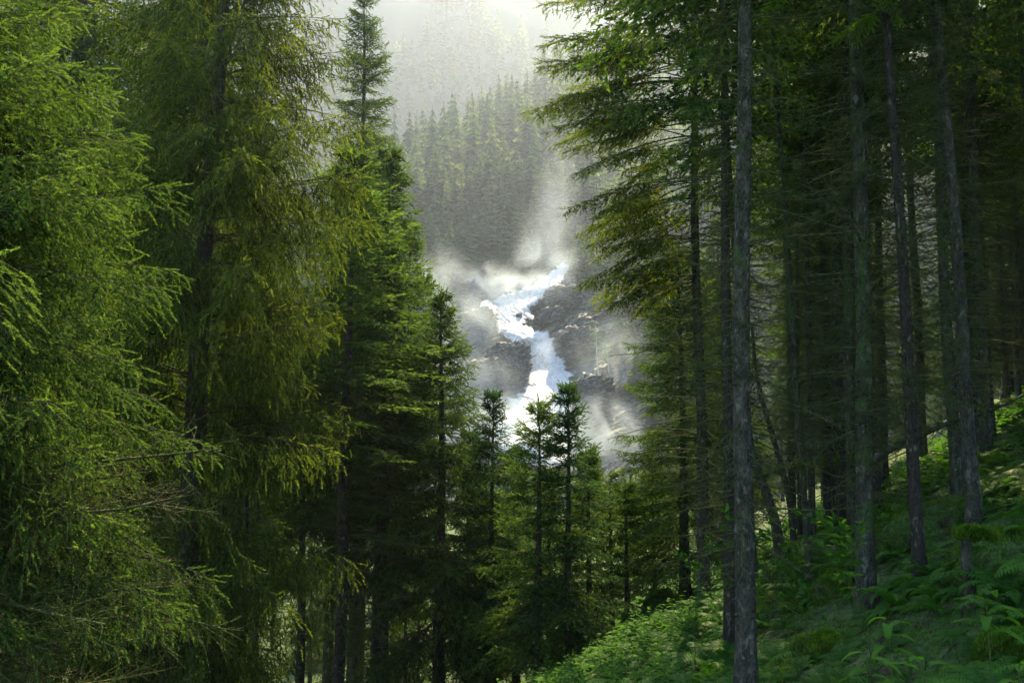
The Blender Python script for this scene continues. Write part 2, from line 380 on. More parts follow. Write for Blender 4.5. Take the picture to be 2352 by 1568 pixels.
# ------------------------------------------------------------------ wooded ridge and mountain
def ridge(x, y):
    x = np.asarray(x, float); y = np.asarray(y, float)
    k = np.clip((x + 47) / 65, -1.4, 3.2)
    yc = 500 + 55 * k; zc = 134 + 56 * k
    z = 46 + 38 * sstep(334, 366, y) + (zc - 84) * np.clip((y - 366) / (yc - 366), 0, 1) + 1.0 * np.clip(y - 326, -30, 6)
    z = z - .55 * np.maximum(y - yc, 0)
    return np.maximum(z + 7 * fbm(x / 45, y / 45, 3, 2) * sstep(330, 380, y), 10)
grid(np.arange(-320, 330, 6.), np.arange(310, 760, 6.), ridge, 'ridge_terrain', M_SLOPE)
def mountain(x, y):
    x = np.asarray(x, float); y = np.asarray(y, float)
    f = fbm(x / 260 + .3, y / 420, 4, 5)
    z = 60 + 1.08 * (y - 640) + 95 * f + 26 * fbm(x / 70, y / 190, 3, 1) - .10 * np.abs(x)
    z = z + 60 * sstep(0, -250, x)
    return np.minimum(z, 690 + 12 * f)
grid(np.arange(-1150, 1150, 16.), np.concatenate([np.arange(600, 1330, 10.)]), mountain, 'mountain_terrain', M_MOUNT)

def far_spruce(seed, rings=9, blades=7, H=1.0, rad=.17):
    """whole spruce of unit height for the far slopes: whorls of drooping toothed blades round a stem"""
    g = np.random.default_rng(seed); mb = MB()
    tubes([[(0, 0, -.05), (0, 0, .5), (0, 0, H)]], [[.009, .006, .002]], 4, 1, .2, mb)
    for k in range(rings):
        t = (k + .5 * g.random()) / rings; z = .1 + .88 * t; L = rad * (1 - t) ** .8 * g.uniform(.8, 1.15) + .012
        nb = blades if t < .7 else max(3, blades - 3)
        for b in range(nb):
            a = 2 * pi * (b + g.random() * .7) / nb + k; l = L * g.uniform(.65, 1.25)
            d = np.array([cos(a), sin(a), 0]); s = np.array([-sin(a), cos(a), 0]); zz = z + g.normal(0, .012)
            r0 = np.array([0, 0, zz + .03]); dr = l * g.uniform(.15, .5)
            mid = d * l * .6 + np.array([0, 0, zz - dr * .3]); tip = d * l + np.array([0, 0, zz - dr]); w = l * .38
            V = [r0, mid + s * w, tip, mid - s * w, mid + s * w * .9 + d * l * .3 - np.array([0, 0, .03]), mid - s * w * .9 + d * l * .25 - np.array([0, 0, .03])]
            T = np.array([.15, .55, .9, .55, .8, .8]) * g.uniform(.6, 1.1)
            mb.add(V, [(0, 1, 3), (1, 2, 3), (1, 4, 2), (3, 2, 5)], 0, T)
    return mb
def arr(mb): return np.concatenate(mb.V), np.concatenate(mb.F), np.concatenate(mb.M), np.concatenate(mb.T)
ridge_kinds = [far_spruce(k, 13, 8, 1, .19 + .025 * (k % 3)).mesh('ridge_spruce', [M_FAR, M_BARKD]) for k in range(4)]
def scatter(g, n, x0, x1, y0, y1, dmin, fn=None):
    pts = []; cell = {}
    for _ in range(n):
        x = g.uniform(x0, x1); y = g.uniform(y0, y1)
        if fn is not None and not fn(x, y): continue
        c = (int(x // dmin), int(y // dmin)); ok = True
        for i in (-1, 0, 1):
            for j in (-1, 0, 1):
                for q in cell.get((c[0] + i, c[1] + j), ()):
                    if (q[0] - x) ** 2 + (q[1] - y) ** 2 < dmin * dmin: ok = False
        if ok: pts.append((x, y)); cell.setdefault(c, []).append((x, y))
    return np.array(pts)
g = np.random.default_rng(3)
def crest_ok(x, y):
    k = min(max((x + 47) / 65, -1.4), 3.2); return y < 500 + 55 * k + 14
RP = scatter(g, 9000, -190, 190, 334, 700, 8.2, crest_ok)
RP = np.concatenate([RP, scatter(g, 5000, -110, 110, 335, 368, 4.2)])
inview = (RP[:, 0] / RP[:, 1] > -.15) & (RP[:, 0] / RP[:, 1] < .085)
near = RP[inview]; order = np.argsort(near[:, 1]); near = near[order]
# the crest line and the front rows show tree by tree
kk = np.clip((near[:, 0] + 47) / 65, -1.4, 3.2); dc = (500 + 55 * kk) - near[:, 1]
pick = np.argsort(np.where(dc < 30, 0, 1) * 1e4 + near[:, 1])[:295]
mask = np.zeros(len(near), bool); mask[pick] = True
for (x, y) in near[mask]:
    o = link('ridge_spruce', ridge_kinds[g.integers(4)]); H = g.uniform(16, 36) * (1.0 if y > 390 else .75)
    o.location = (x, y, float(ridge(x, y)) - .5); o.rotation_euler = (0, 0, g.uniform(0, 6.28)); o.scale = (H * g.uniform(.85, 1.1),) * 2 + (H,)
    tag(o, 'sunlit spruce standing on the hazy wooded ridge beyond the waterfall', 'spruce', 'spruces on the wooded ridge beyond the falls')
def merged_wood(pts, hf, kinds, name, H0, H1, label, g, mats):
    mb = MB()
    K = [arr(k) for k in kinds]
    for q, (V, F, M_, T) in enumerate(K):
        P = pts[q::len(K)]; n = len(P)
        if n == 0: continue
        a = g.uniform(0, 6.28, n); H = g.uniform(H0, H1, n); ca, sa = np.cos(a), np.sin(a)
        X = (V[None, :, 0] * ca[:, None] - V[None, :, 1] * sa[:, None]) * H[:, None] + P[:, 0:1]
        Y = (V[None, :, 0] * sa[:, None] + V[None, :, 1] * ca[:, None]) * H[:, None] + P[:, 1:2]
        Z = V[None, :, 2] * H[:, None] + (P[:, 2] if P.shape[1] == 3 else hf(P[:, 0], P[:, 1]))[:, None] - .5
        VV = np.stack([X, Y, Z], -1).reshape(-1, 3); FF = (F[None] + (np.arange(n) * len(V))[:, None, None]).reshape(-1, 3)
        mb.add(VV, FF, np.tile(M_, n), (T[None] + g.normal(0, .12, n)[:, None]).ravel())
    o = mb.obj(name, mats); tag(o, label, 'wood', kind='stuff'); return o
rest = np.concatenate([near[~mask], RP[~inview]])
merged_wood(rest, ridge, [far_spruce(20 + k, 9, 6) for k in range(3)], 'ridge_forest', 15, 25, 'dense spruce wood covering the ridge beyond the waterfall', g, [M_FAR, M_BARKD])
def mw(x, y):
    v = float(mountain(x, y)) / y
    if v > .54: return False
    if v > .415 and fbm(x / 60, y / 90, 3, 6) < (.0 if x < -10 else .35): return False
    return True
MP = scatter(g, 26000, -380, 380, 645, 1140, 9.5, mw)
merged_wood(MP, mountain, [far_spruce(30 + k, 8, 6, 1, .2) for k in range(4)], 'mountain_forest', 17, 40, 'pale hazy spruce wood climbing the far mountain', g, [M_FAR, M_BARKD])

cx = g.uniform(-110, 150, 2600); cz = g.uniform(-16, 52, 2600); kp = (cx > 36) | (cx < -36); cx, cz = cx[kp], cz[kp]
merged_wood(np.stack([cx, cliffY(cx, cz) + .8, cz], -1), None, [far_spruce(40 + k, 9, 7, 1, .2) for k in range(3)], 'hillside_forest', 7, 15, 'spruce wood covering the rocky hillside to both sides of the waterfall', g, [M_FAR, M_BARKD])
# trees clinging to rocks next to the falls
for k, (px, py, H) in enumerate([(1318, 640, 13), (1330, 630, 15), (1345, 640, 12), (1362, 652, 16), (1380, 660, 14), (1400, 690, 13), (1035, 672, 9), (1010, 690, 12), (985, 700, 13), (960, 690, 14),
                                 (1050, 800, 8), (1420, 770, 12), (1440, 830, 14), (1462, 900, 15), (1500, 960, 16), (1480, 760, 14)]):
    p = on_cliff(px, py, 2.5); o = link('cliff_spruce', ridge_kinds[k % 4]); o.location = p - np.array([0, 0, .6]); o.scale = (H, H, H); o.rotation_euler = (0, 0, k * 1.3)
    tag(o, 'small spruce rooted on the rocks beside the waterfall', 'spruce', 'small spruces on the rocks by the falls')

# ------------------------------------------------------------------ spruce builder
def bough(g, o, az, L, pitch, droop, upturn, D, bare=.2, hang=.0, latk=.28):
    """one spruce bough: returns shoots (P, dir, len, tone) and wood polylines. D: level of detail"""
    n = 9; t = np.linspace(0, 1, n); pt = pitch - droop * t + upturn * t ** 2.5; azt = az + g.normal(0, .18) * t + .06 * np.sin(t * 7 + az)
    d = np.stack([np.cos(pt) * np.cos(azt), np.cos(pt) * np.sin(azt), np.sin(pt)], -1)
    P = o + np.concatenate([np.zeros((1, 3)), np.cumsum(d[:-1] * (L / (n - 1)), 0)])
    M = max(3, int(L * (1 - bare) / D['lat']))
    tl = np.repeat(bare + (1 - bare) * (np.arange(M) + g.random(M) * .6) / M, 2); tl = np.clip(tl, 0, .99); sd = np.tile([-1., 1.], M)
    k = np.clip((tl * (n - 1)).astype(int), 0, n - 2); f = (tl * (n - 1) - k)[:, None]
    b = P[k] * (1 - f) + P[k + 1] * f; fw = nrm(d[k] * (1 - f) + d[k + 1] * f)
    side = nrm(np.cross(fw, np.array([0, 0, 1.]))) * sd[:, None]
    lmax = min(latk * L + .15, 1.1)
    ll = lmax * ((1 - tl) ** .55 * np.minimum(1, (tl - bare) / .18 + .35) + .12) * g.uniform(.6, 1.2, len(tl))
    dn = np.array([0, 0, -1.])
    ld = nrm(fw * .75 + side * g.uniform(.6, 1, len(tl))[:, None] + g.normal(0, .12, (len(tl), 3)) + dn * .12)
    hm = hang * g.uniform(.5, 1.25, len(tl)) * (.5 + .5 * np.minimum(1, (1 - tl) * 3))
    ld = nrm(ld * (1 - np.clip(hm, 0, .95))[:, None] + dn * np.clip(hm, 0, .95)[:, None])
    ll = ll * (1 + hang * .9)
    if hang > .6: ll = ll * g.uniform(.5, 1.35)
    m = 4; q = np.linspace(0, 1, m)[None, :, None]
    LP = b[:, None] + ld[:, None] * ll[:, None, None] * q + dn * (ll[:, None, None] * q ** 2 * (.12 + .35 * hang))
    # shoots along laterals
    cnt = np.maximum(2, (ll / D['sh']).astype(int)); idx = np.repeat(np.arange(len(ll)), cnt)
    s = (np.arange(len(idx)) - np.repeat(np.cumsum(cnt) - cnt, cnt) + g.random(len(idx)) * .8) / cnt[idx]; s = np.clip(s + .12 * (1 - s), 0, 1)
    kk = np.clip((s * (m - 1)).astype(int), 0, m - 2); ff = (s * (m - 1) - kk)[:, None]
    sb = LP[idx, kk] * (1 - ff) + LP[idx, kk + 1] * ff; sf = nrm(LP[idx, kk + 1] - LP[idx, kk])
    ref = nrm(np.cross(sf, fw[idx] + g.normal(0, .25 + hang, (len(idx), 3)))); ss = nrm(np.cross(ref, sf)); sg = np.where(g.random(len(idx)) < .5, -1., 1.)
    spread = g.uniform(.45, 1.1, len(idx)); tipm = s > .86
    sdv = nrm(sf + ss * (sg * spread * np.where(tipm, .25, 1))[:, None] + g.normal(0, .16, (len(idx), 3)) + dn * (.15 + .5 * hang))
    sl = D['len'] * g.uniform(.7, 1.2, len(idx)) * (1 - .25 * s)
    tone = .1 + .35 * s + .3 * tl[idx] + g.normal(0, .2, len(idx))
    # terminal shoots of the axis
    na = max(4, int(L * (1 - bare) / D['sh'] * .8)); ta = np.linspace(bare, 1, na); ka = np.clip((ta * (n - 1)).astype(int), 0, n - 2); fa = (ta * (n - 1) - ka)[:, None]
    ab = P[ka] * (1 - fa) + P[ka + 1] * fa; ad = nrm(d[ka] + g.normal(0, .35, (na, 3)))
    S = (np.concatenate([sb, ab]), np.concatenate([sdv, ad]), np.concatenate([sl, np.full(na, D['len'])]), np.concatenate([tone, .45 + .3 * ta]))
    return S, P, LP
def needles(mb, g, S, D, mat=0):
    P, Dr, Ln, T = S; n = len(P); K = D['K']
    ref = nrm(g.normal(0, 1, (n, 3))); U = nrm(np.cross(Dr, ref)); W = np.cross(Dr, U)
    t = (np.arange(K) + .3) / K; ph = np.arange(K) * 2.4
    base = P[:, None] + Dr[:, None] * (Ln[:, None] * t)[..., None]
    a = ph[None] + g.uniform(0, 6.28, (n, 1)); an = D['ang'] * (1 - .35 * t)[None]
    rad = U[:, None] * np.cos(a)[..., None] + W[:, None] * np.sin(a)[..., None]
    nd = Dr[:, None] * np.cos(an)[..., None] + rad * np.sin(an)[..., None]
    tipv = base + nd * D['nl'] * (1.05 - .3 * t)[None, :, None]
    wv = nrm(np.cross(nd, rad + .3 * U[:, None])) * D['w']
    V = np.stack([base - wv, base + wv, tipv], 2).reshape(-1, 3)
    F = np.arange(len(V)).reshape(-1, 3)
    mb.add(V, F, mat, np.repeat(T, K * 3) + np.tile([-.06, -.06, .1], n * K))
DN = dict(lat=.11, sh=.09, len=.19, K=16, nl=.038, w=.009, ang=.65)     # near
DH = dict(lat=.12, sh=.10, len=.23, K=11, nl=.05, w=.013, ang=.6)         # hanging spruce ~20 m
DM = dict(lat=.13, sh=.115, len=.2, K=8, nl=.06, w=.015, ang=.65)          # 25 to 40 m
DL = dict(lat=.2, sh=.18, len=.28, K=7, nl=.1, w=.026, ang=.65)              # canopies overhead

def crown_parts(g, z0, H, rf, dz, per, D, bare=.15, hang=0, p_top=.75, p_low=-.25, droop=.5, up=.5, azlim=None, x0=None, latk=.34, wood_r=.012):
    """needle mesh (with fine twigs) and limbs, tree standing at the local origin"""
    mb = MB(); lim = []; limr = []; lat = []; latr = []
    z = z0
    while z < H - .1:
        rel = (z - z0) / max(H - z0, .1)
        R0 = rf(rel)
        for _ in range(per if R0 > .5 else max(3, per - 1)):
            az = g.uniform(0, 2 * pi)
            if azlim is not None and g.random() < azlim[2]: az = g.uniform(azlim[0], azlim[1])
            L = max(.18, R0 * g.uniform(.55, 1.15)); zz = z + g.uniform(-.2, .2) * dz
            pit = p_low + (p_top - p_low) * rel ** 1.5 + g.normal(0, .13)
            S, P, LP = bough(g, np.array([0, 0, zz]), az, L, pit, droop * (1 - .6 * rel), up, D, bare * (1 if rel < .7 else .3), hang * (1 - .7 * rel), latk)
            needles(mb, g, (S[0], S[1], S[2], S[3] + g.normal(0, .14)), D, 0)
            lim.append(P); limr.append(np.linspace(1, .18, 9) * (wood_r * (.35 + L / 3.2)))
            lat.append(LP); latr.append(np.tile(np.linspace(1, .4, 4) * .0035 * (1 if D['K'] > 8 else 1.7), (len(LP), 1)))
        z += dz * g.uniform(.8, 1.2) * (1 - .45 * rel)
    # leader
    n = 16; P = np.stack([np.zeros(n), np.zeros(n), np.linspace(H - .7, H, n)], -1); Dr = nrm(g.normal(0, .5, (n, 3)) + [0, 0, 1.6])
    needles(mb, g, (P, Dr, np.full(n, D['len'] * .5), np.full(n, .6)), D, 0)
    tubes(np.concatenate(lat), np.concatenate(latr), 3, 1, .4, mb)
    return mb, np.array(lim), np.array(limr)

def stem(mb, H, r, g, seg=26, m=14, low=-1.0, flare=.45, wob=.03, power=.8):
    z = np.concatenate([[low, low * .4, 0, .15, .35, .7], np.linspace(1.2, H, seg)])
    rr = r * np.maximum(.03, (1 - np.clip(z, 0, H) / H)) ** power * (1 + flare * np.exp(-np.maximum(z, 0) / .28))
    P = np.stack([wob * np.sin(z * .7 + g.random() * 6) * np.minimum(1, z / 4 * (z > 0)), wob * np.sin(z * .5 + g.random() * 6) * np.minimum(1, z / 4 * (z > 0)), z], -1)
    a = np.arange(m) * 2 * pi / m
    n = len(z); k = 1 + .07 * fbm(np.cos(a)[None] * 1.5 + z[:, None] * .6 + 5, np.sin(a)[None] * 1.5 + z[:, None] * .3, 3, 2) + .16 * np.exp(-np.maximum(z, 0) / .3)[:, None] * np.sin(a * 5 + 1)[None]
    V = P[:, None] + (rr[:, None] * k)[..., None] * np.stack([np.cos(a), np.sin(a), 0 * a], -1)[None]
    i = np.arange(n - 1)[:, None] * m + np.arange(m)[None]; i2 = np.arange(n - 1)[:, None] * m + ((np.arange(m) + 1) % m)[None]
    F = np.concatenate([np.stack([i, i2, i2 + m], -1).reshape(-1, 3), np.stack([i, i2 + m, i + m], -1).reshape(-1, 3)])
    mb.add(V.reshape(-1, 3), F, 0, .5); return mb

def deadwood(mb, g, z0, z1, dz, per, L0, L1, mat=1, twigs=9, r=.010, curl=.35, azf=None, sub=True, rt=.0032):
    P = []; Rr = []; TP = []; TR = []; SP = []; SR = []
    z = z0
    while z < z1:
        for _ in range(per):
            az = g.uniform(0, 2 * pi) if azf is None or g.random() > .6 else g.uniform(*azf)
            L = g.uniform(L0, L1); n = 7; t = np.linspace(0, 1, n)
            pt = g.uniform(-.45, .25) - .35 * t + g.uniform(-.2, .8) * t * t; a = az + curl * np.cumsum(g.normal(0, .25, n))
            d = np.stack([np.cos(pt) * np.cos(a), np.cos(pt) * np.sin(a), np.sin(pt)], -1)
            p = np.array([0, 0, z + g.uniform(-.1, .1)]) + np.concatenate([np.zeros((1, 3)), np.cumsum(d[:-1] * L / (n - 1), 0)])
            P.append(p); Rr.append(np.linspace(1, .25, n) * r * (.5 + L / 2))
            for q in range(int(twigs * L)):
                s = g.uniform(.2, 1) * (n - 1.001); k = int(s); b = p[k] + (p[k + 1] - p[k]) * (s - k); l = L * g.uniform(.12, .38) * (1.1 - s / n)
                dd = nrm(d[k] + g.normal(0, .75, 3) * [1, 1, .8]); c = g.normal(0, .35, 3)
                u = np.linspace(0, 1, 4)[:, None]; tp = b + dd * l * u + c * l * u ** 2 * .7
                TP.append(tp); TR.append(np.array([1, .8, .6, .35]) * rt)
                if sub:
                    for _q in range(2):
                        kq = g.integers(1, 3); d3 = nrm(dd + g.normal(0, .8, 3)); u = np.linspace(0, 1, 3)[:, None]
                        SP.append(tp[kq] + d3 * l * .5 * u + g.normal(0, .1, 3) * l * u ** 2); SR.append(np.array([.8, .6, .35]) * rt * .8)
        z += dz * g.uniform(.7, 1.3)
    tubes(np.array(P), np.array(Rr), 4, mat, .4, mb); tubes(np.array(TP), np.array(TR), 3, mat, .5, mb)
    if SP: tubes(np.array(SP), np.array(SR), 3, mat, .55, mb)

def profile(rmax, top=.1, shape=.75): return lambda rel: top + rmax * (1 - rel) ** shape

def spruce(name, base, H, r, g, z0, rf, dz, per, D, label, cat='spruce', group=None, mats=None, dead=None, lean=None, **kw):
    root = empty(name, base, label, cat, group)
    mb, lim, limr = crown_parts(g, z0, H, rf, dz, per, D, **kw)
    cr = mb.obj('crown', mats or [M_NEED, M_TWIG], root)
    tb = MB(); stem(tb, H, r, g)
    tubes(lim, limr, 5, 0, .5, tb)
    if dead: deadwood(tb, g, *dead)
    tr = tb.obj('trunk', [M_BARKD, M_TWIG], root, smooth=True)
    if lean: root.rotation_euler = lean
    return root

def gz(x, y): return float(h(x, y))
def copytree(src, loc, rz, sc, label, group=None, name=None):
    c = src.copy(); COL.objects.link(c)
    c.location = loc; c.rotation_euler = (0, 0, rz); c.scale = sc; c['label'] = label
    if group: c['group'] = group
    elif 'group' in c: del c['group']
    for ch in src.children:
        d = ch.copy(); COL.objects.link(d); d.parent = c
    return c

# ---- the near spruce whose boughs fill the left side
g = np.random.default_rng(21)
b = np.array([-6.3, 9.2, gz(-6.3, 9.2)])
near_rf = lambda rel: float(np.interp(rel, [0, .15, .3, .45, .6, .75, 1], [3.2, 3.2, 3.0, 2.5, 1.9, 1.3, .15]))
spruce('bright_spruce', b, 13.5, .2, g, 5.4, near_rf, .72, 17, DN, 'bright green spruce with layered sunlit boughs reaching in from the edge of the picture',
       azlim=(-1.1, 1.2, .65), bare=.3, p_low=.08, droop=.7, up=.3, hang=.36,
       dead=(2.0, 6.4, .2, 8, 1.8, 3.9, 1, 16, .014, .3, (-1.2, 1.2), True, .005), latk=.24)
# ---- the tall hanging spruce
g = np.random.default_rng(22)
pb = at(405, 1568, 19.); top = at(510, 0, 19.)
base = np.array([pb[0] - .1, 19., gz(pb[0], 19.)])
rf2 = lambda rel: float(np.interp(rel, [0, .2, .4, .6, .8, 1], [3.1, 3.25, 3.1, 2.8, 2.0, .2]))
spruce('hanging_spruce', base, 22, .3, g, 3.4, rf2, .6, 8, DH, 'tall spruce draped in long hanging sprays around its dark visible trunk', bare=.22, mats=[M_NEEDH, M_TWIG], hang=.8, p_low=.05, droop=.75, up=.25, latk=.27,
       lean=(0, math.atan2(top[0] - pb[0], top[2] - pb[2]), 0), dead=(1, 5, .4, 4, 1, 2.4), wood_r=.016)
# ---- mid spruces down the slope, each placed by its tip
def by_tip(name, tip, Y, r_px, py_low, label, seed, D=DM, r=.13, shape=.8, mats=None, H=None, per=9, dz=.46, bottom=None, **kw):
    t = at(tip[0], tip[1], Y); zb = gz(t[0], Y); Ht = t[2] - zb
    zl = at(tip[0], py_low, Y)[2] - zb; rm = r_px / FPX * Y
    g = np.random.default_rng(seed)
    return spruce(name, (t[0], Y, zb), Ht, r, g, max(.8, zl), profile(rm, .08, shape), dz, per, D, label, mats=mats,
                  dead=(max(.5, zl - 5), max(zl, 1.2), .35, 4, .5, 1.4), **kw)
by_tip('slender_spruce', (838, -40), 34, 160, 1000, 'tall slim spruce whose pointed tip glows in the hazy light above the falls', 31, shape=.6, r=.26, per=9, dz=.6, hang=.15)
by_tip('slope_spruce', (893, 548), 27, 185, 1300, 'dense spruce in front of the tall slim one with a thin dark tip', 32, r=.16, hang=.3)
by_tip('slope_spruce', (1015, 668), 27, 235, 1450, 'broad spruce with sunlit tiers and a needle-thin bare tip against the mist', 33, r=.19, hang=.25, shape=.8)
by_tip('young_spruce', (1132, 905), 27, 150, 1470, 'dark young spruce topping out just under the misty rock shelf', 34, r=.12, mats=[M_NEEDB, M_TWIG], hang=.1, shape=.7)
by_tip('young_spruce', (1236, 912), 24, 165, 1480, 'young spruce with an open spiky tip directly below the main fall', 35, r=.11, shape=.72)
by_tip('young_spruce', (1303, 890), 24, 170, 1480, 'bluish young spruce with a bare stem line showing against the rising spray', 36, r=.11, shape=.75, mats=[M_NEEDB, M_TWIG])
by_tip('slim_spruce', (1402, 1090), 28, 45, 1390, 'thin pole-like young spruce below the grey spray', 37, r=.07, shape=.6, per=4)
by_tip('slim_spruce', (1436, 1105), 29, 70, 1300, 'small light green spruce beside the thin pole-like one', 38, r=.08, shape=.7)
by_tip('slope_spruce', (770, 640), 32, 150, 1150, 'shaded spruce filling the space behind the hanging sprays', 39, r=.2, hang=.4)
by_tip('slope_spruce', (705, 760), 26, 120, 1300, 'short spruce between the dark trunks and the hanging sprays', 40, r=.15, hang=.3)
by_tip('young_spruce', (1185, 1040), 29, 130, 1500, 'shadowy young spruce wedged between the two spiky-topped ones', 46, r=.1, mats=[M_NEEDB, M_TWIG])
by_tip('young_spruce', (1262, 1080), 27, 120, 1500, 'short dense spruce in front of the bluish one', 47, r=.1, mats=[M_NEEDB, M_TWIG])
by_tip('young_spruce', (1352, 1040), 27, 120, 1480, 'short dark spruce right beside the bluish one', 48, r=.1)
by_tip('young_spruce', (1078, 985), 30, 140, 1500, 'dim spruce filling the gap behind the broad sunlit one', 49, r=.1, mats=[M_NEEDB, M_TWIG])
#by_tip('slope_spruce', (1165, 1290), 20, 75, 1540, 'low bright green spruce sapling at the foot of the dark young spruces', 41, r=.06, shape=.8)
by_tip('slope_spruce', (920, 1210), 38, 100, 1560, 'pale green small spruce between the bare black stems', 42, r=.07)
by_tip('slope_spruce', (1120, 1120), 42, 150, 1500, 'yellowish spruce glimpsed behind the young dark ones', 43, r=.1)
by_tip('slope_spruce', (1350, 1130), 44, 150, 1450, 'sunlit spruce behind the bluish young one', 44, r=.1)
by_tip('slope_spruce', (1500, 1060), 46, 160, 1400, 'sunlit green spruce glimpsed beyond the bank of leafy plants', 45, r=.1)

# ---- right: tree with long combed boughs, and the one below it
g = np.random.default_rng(51)
pb = hit(1618, 1392); tp = at(1588, 0, pb[1])
rf5 = lambda rel: float(np.interp(rel, [0, .15, .35, .6, 1], [2.5, 3.0, 3.8, 3.3, .2]))
s_ = pb[1] / FPX
rt = spruce('combed_spruce', pb, 19 * s_ / s_, .0065 * pb[1], g, (at(1590, 640, pb[1])[2] - pb[2]), lambda r: rf5(r) * pb[1] / 24., .52, 7, DH,
       'dark-trunked spruce with long combed boughs reaching out over the misty gap', mats=[M_NEEDH, M_TWIG], azlim=(2.3, 4.0, .72), bare=.32, hang=.12, p_low=-.12, droop=.6, up=.2, latk=.21,
       dead=(2.5, 9, .25, 5, .8, 2.4), lean=(0, math.atan2(tp[0] - pb[0], tp[2] - pb[2]), 0), wood_r=.015)
by_tip('gap_spruce', (1560, 560), 29, 170, 1260, 'full green spruce whose boughs edge the foot of the misty gap', 52, r=.16, mats=[M_NEED, M_TWIG], hang=.1, shape=.42)
by_tip('gap_spruce', (1655, 640), 33, 120, 1100, 'dark green spruce standing between the combed boughs and the big grey trunk', 53, r=.13, hang=.1, shape=.5)

# ------------------------------------------------------------------ stand of bare-stemmed spruces
def stand_mesh(seed, H, r, z_dead0, z_dead1, per=4, dz=.28, L1=1.5, m=12, twigs=8, barks=None):
    g = np.random.default_rng(seed); tb = MB(); stem(tb, H, r, g, m=m, power=.6)
    deadwood(tb, g, z_dead0, z_dead1, dz, per, .4, L1, 1, twigs, .011, .5, rt=.0045)
    # knots and broken stubs on the bark
    P = []; Rr = []
    for z in np.arange(.8, min(H, 13), .16):
        a = g.uniform(0, 6.28); d = np.array([cos(a), sin(a), g.uniform(-.3, .3)]); l = g.uniform(.02, .16); rr = r * (1 - z / H) ** .6
        P.append([d * rr * .8 + [0, 0, z], d * (rr + l * .5) + [0, 0, z], d * (rr + l) + [0, 0, z - .02]]); Rr.append(np.array([.022, .012, .006]) * (.6 + r * 2))
    tubes(np.array(P), np.array(Rr), 5, 0, .5, tb)
    return tb
def top_crown(seed, z0, H, rm):
    g = np.random.default_rng(seed)
    mb, lim, limr = crown_parts(g, z0, H, profile(rm, .1, .6), .45, 5, DL, bare=.15, p_low=-.1, droop=.5, up=.4, latk=.35)
    return mb
SM = []
for k in range(5):
    tb = stand_mesh(100 + k, 17 + k % 3, .13, 1.4 + .3 * k, 12.5, per=6 + k % 2, dz=.24, L1=1.5 + .2 * (k % 3), twigs=10)
    SM.append((tb.mesh('trunk', [[M_BARK, M_BARKM, M_BARKD][k % 3], M_TWIG], True), top_crown(200 + k, 9.0 + .6 * k, 17.5 + k % 3, 2.1).mesh('crown', [M_NEED, M_TWIG])))
def stand_tree(base, top, wpx, k, label, group=None, name='bare_spruce', ptop=None):
    base = np.asarray(base, float); Y = base[1]
    r = wpx / FPX * Y / 2; s = r / .125
    root = empty(name, base, label, 'spruce', group)
    dx = (top[0] - base[0]) / max(top[2] - base[2], 1)
    root.rotation_euler = (0, math.atan(dx), float(rng.uniform(0, .001)))
    zs = float(np.clip(s, .85, 1.25))
    if ptop is not None: zs = min(zs, (at(800, ptop, Y)[2] - base[2]) / 18.5)
    for nm, me in zip(('trunk', 'crown'), SM[k]):
        o = link(nm, me, root); o.rotation_euler = (0, 0, rng.uniform(0, 6.28))
        o.scale = (s, s, zs) if nm == 'trunk' else (max(.8, min(s, 1.3)),) * 2 + (zs,)
    return root
C2 = lambda c, l: (1568 + c * .5, (784 if l else 0) + c * .5)
stands = [  # base px, base py, top px (at py=0), width px, variant, label
    (1712, 1585, 1704, 47, 0, 'thick pale grey spruce trunk with small knots, the broadest in the stand'),
    (1676, 1500, 1664, 27, 2, 'brown trunk almost hidden behind the broadest grey trunk'),
    (1990, 1398, 1965, 40, 1, 'stout trunk blotched with pale lichen standing in ferns beside the mossy mound'),
    (2113, 1325, 2035, 28, 2, 'leaning trunk with a sharply curved foot on the mossy slope beside the capped stump'),
    (2262, 1050, 2222, 31, 4, 'grey-green trunk rising from the mossy hillside above the capped stump'),
    (1938, 1208, 1905, 27, 2, 'dark trunk just behind the lichen-blotched one, seen beside its edge'),
    (1960, 1235, 1935, 25, 4, 'second dark trunk tucked against the lichen-blotched one'),
    (1902, 1212, 1880, 18, 2, 'slender dark trunk in the middle of the stand behind the sapling leaves'),
    (1866, 1244, 1846, 16, 3, 'narrow brownish trunk above the leafy sapling'),
    (1838, 1240, 1822, 11, 2, 'very thin dark pole between the sapling and the narrow brownish trunk'),
    (1822, 1238, 1795, 18, 1, 'dark trunk next to the bright gap behind the broadest trunk'),
    (2120, 1065, 2075, 22, 3, 'brown-grey trunk with a flared base behind the leaning one'),
    (2228, 1040, 2205, 15, 2, 'thin black trunk on the slope touching the grey-green trunk'),
    (2165, 942, 2108, 13, 2, 'thin trunk against the pale light high on the slope'),
    (2182, 935, 2140, 14, 4, 'straight thin trunk with light showing on both its sides'),
    (2318, 905, 2252, 27, 2, 'black trunk high up the slope near the edge of the wood'),
    (2345, 890, 2292, 20, 3, 'greyish trunk beside the black one high up the slope'),
    (1655, 1230, 1640, 16, 2, 'slim trunk in the shade between the combed spruce and the brown trunk'),
    (1568, 1270, 1560, 13, 4, 'thin trunk behind the combed spruce, standing over the leafy bank'),
    (2030, 1120, 2010, 20, 2, 'shaded trunk framed between the lichen-blotched and the leaning trunks'),
]
for (bx, by, tx, wp, k, lab) in stands:
    b_ = hit(bx, min(by, 1567)) if by < 1568 else at(bx, by, 10.4)
    if by >= 1568: b_ = np.array([b_[0], 10.4, gz(b_[0], 10.4)])
    tp = at(tx, 0, b_[1])
    stand_tree(b_, tp, wp, k, lab)
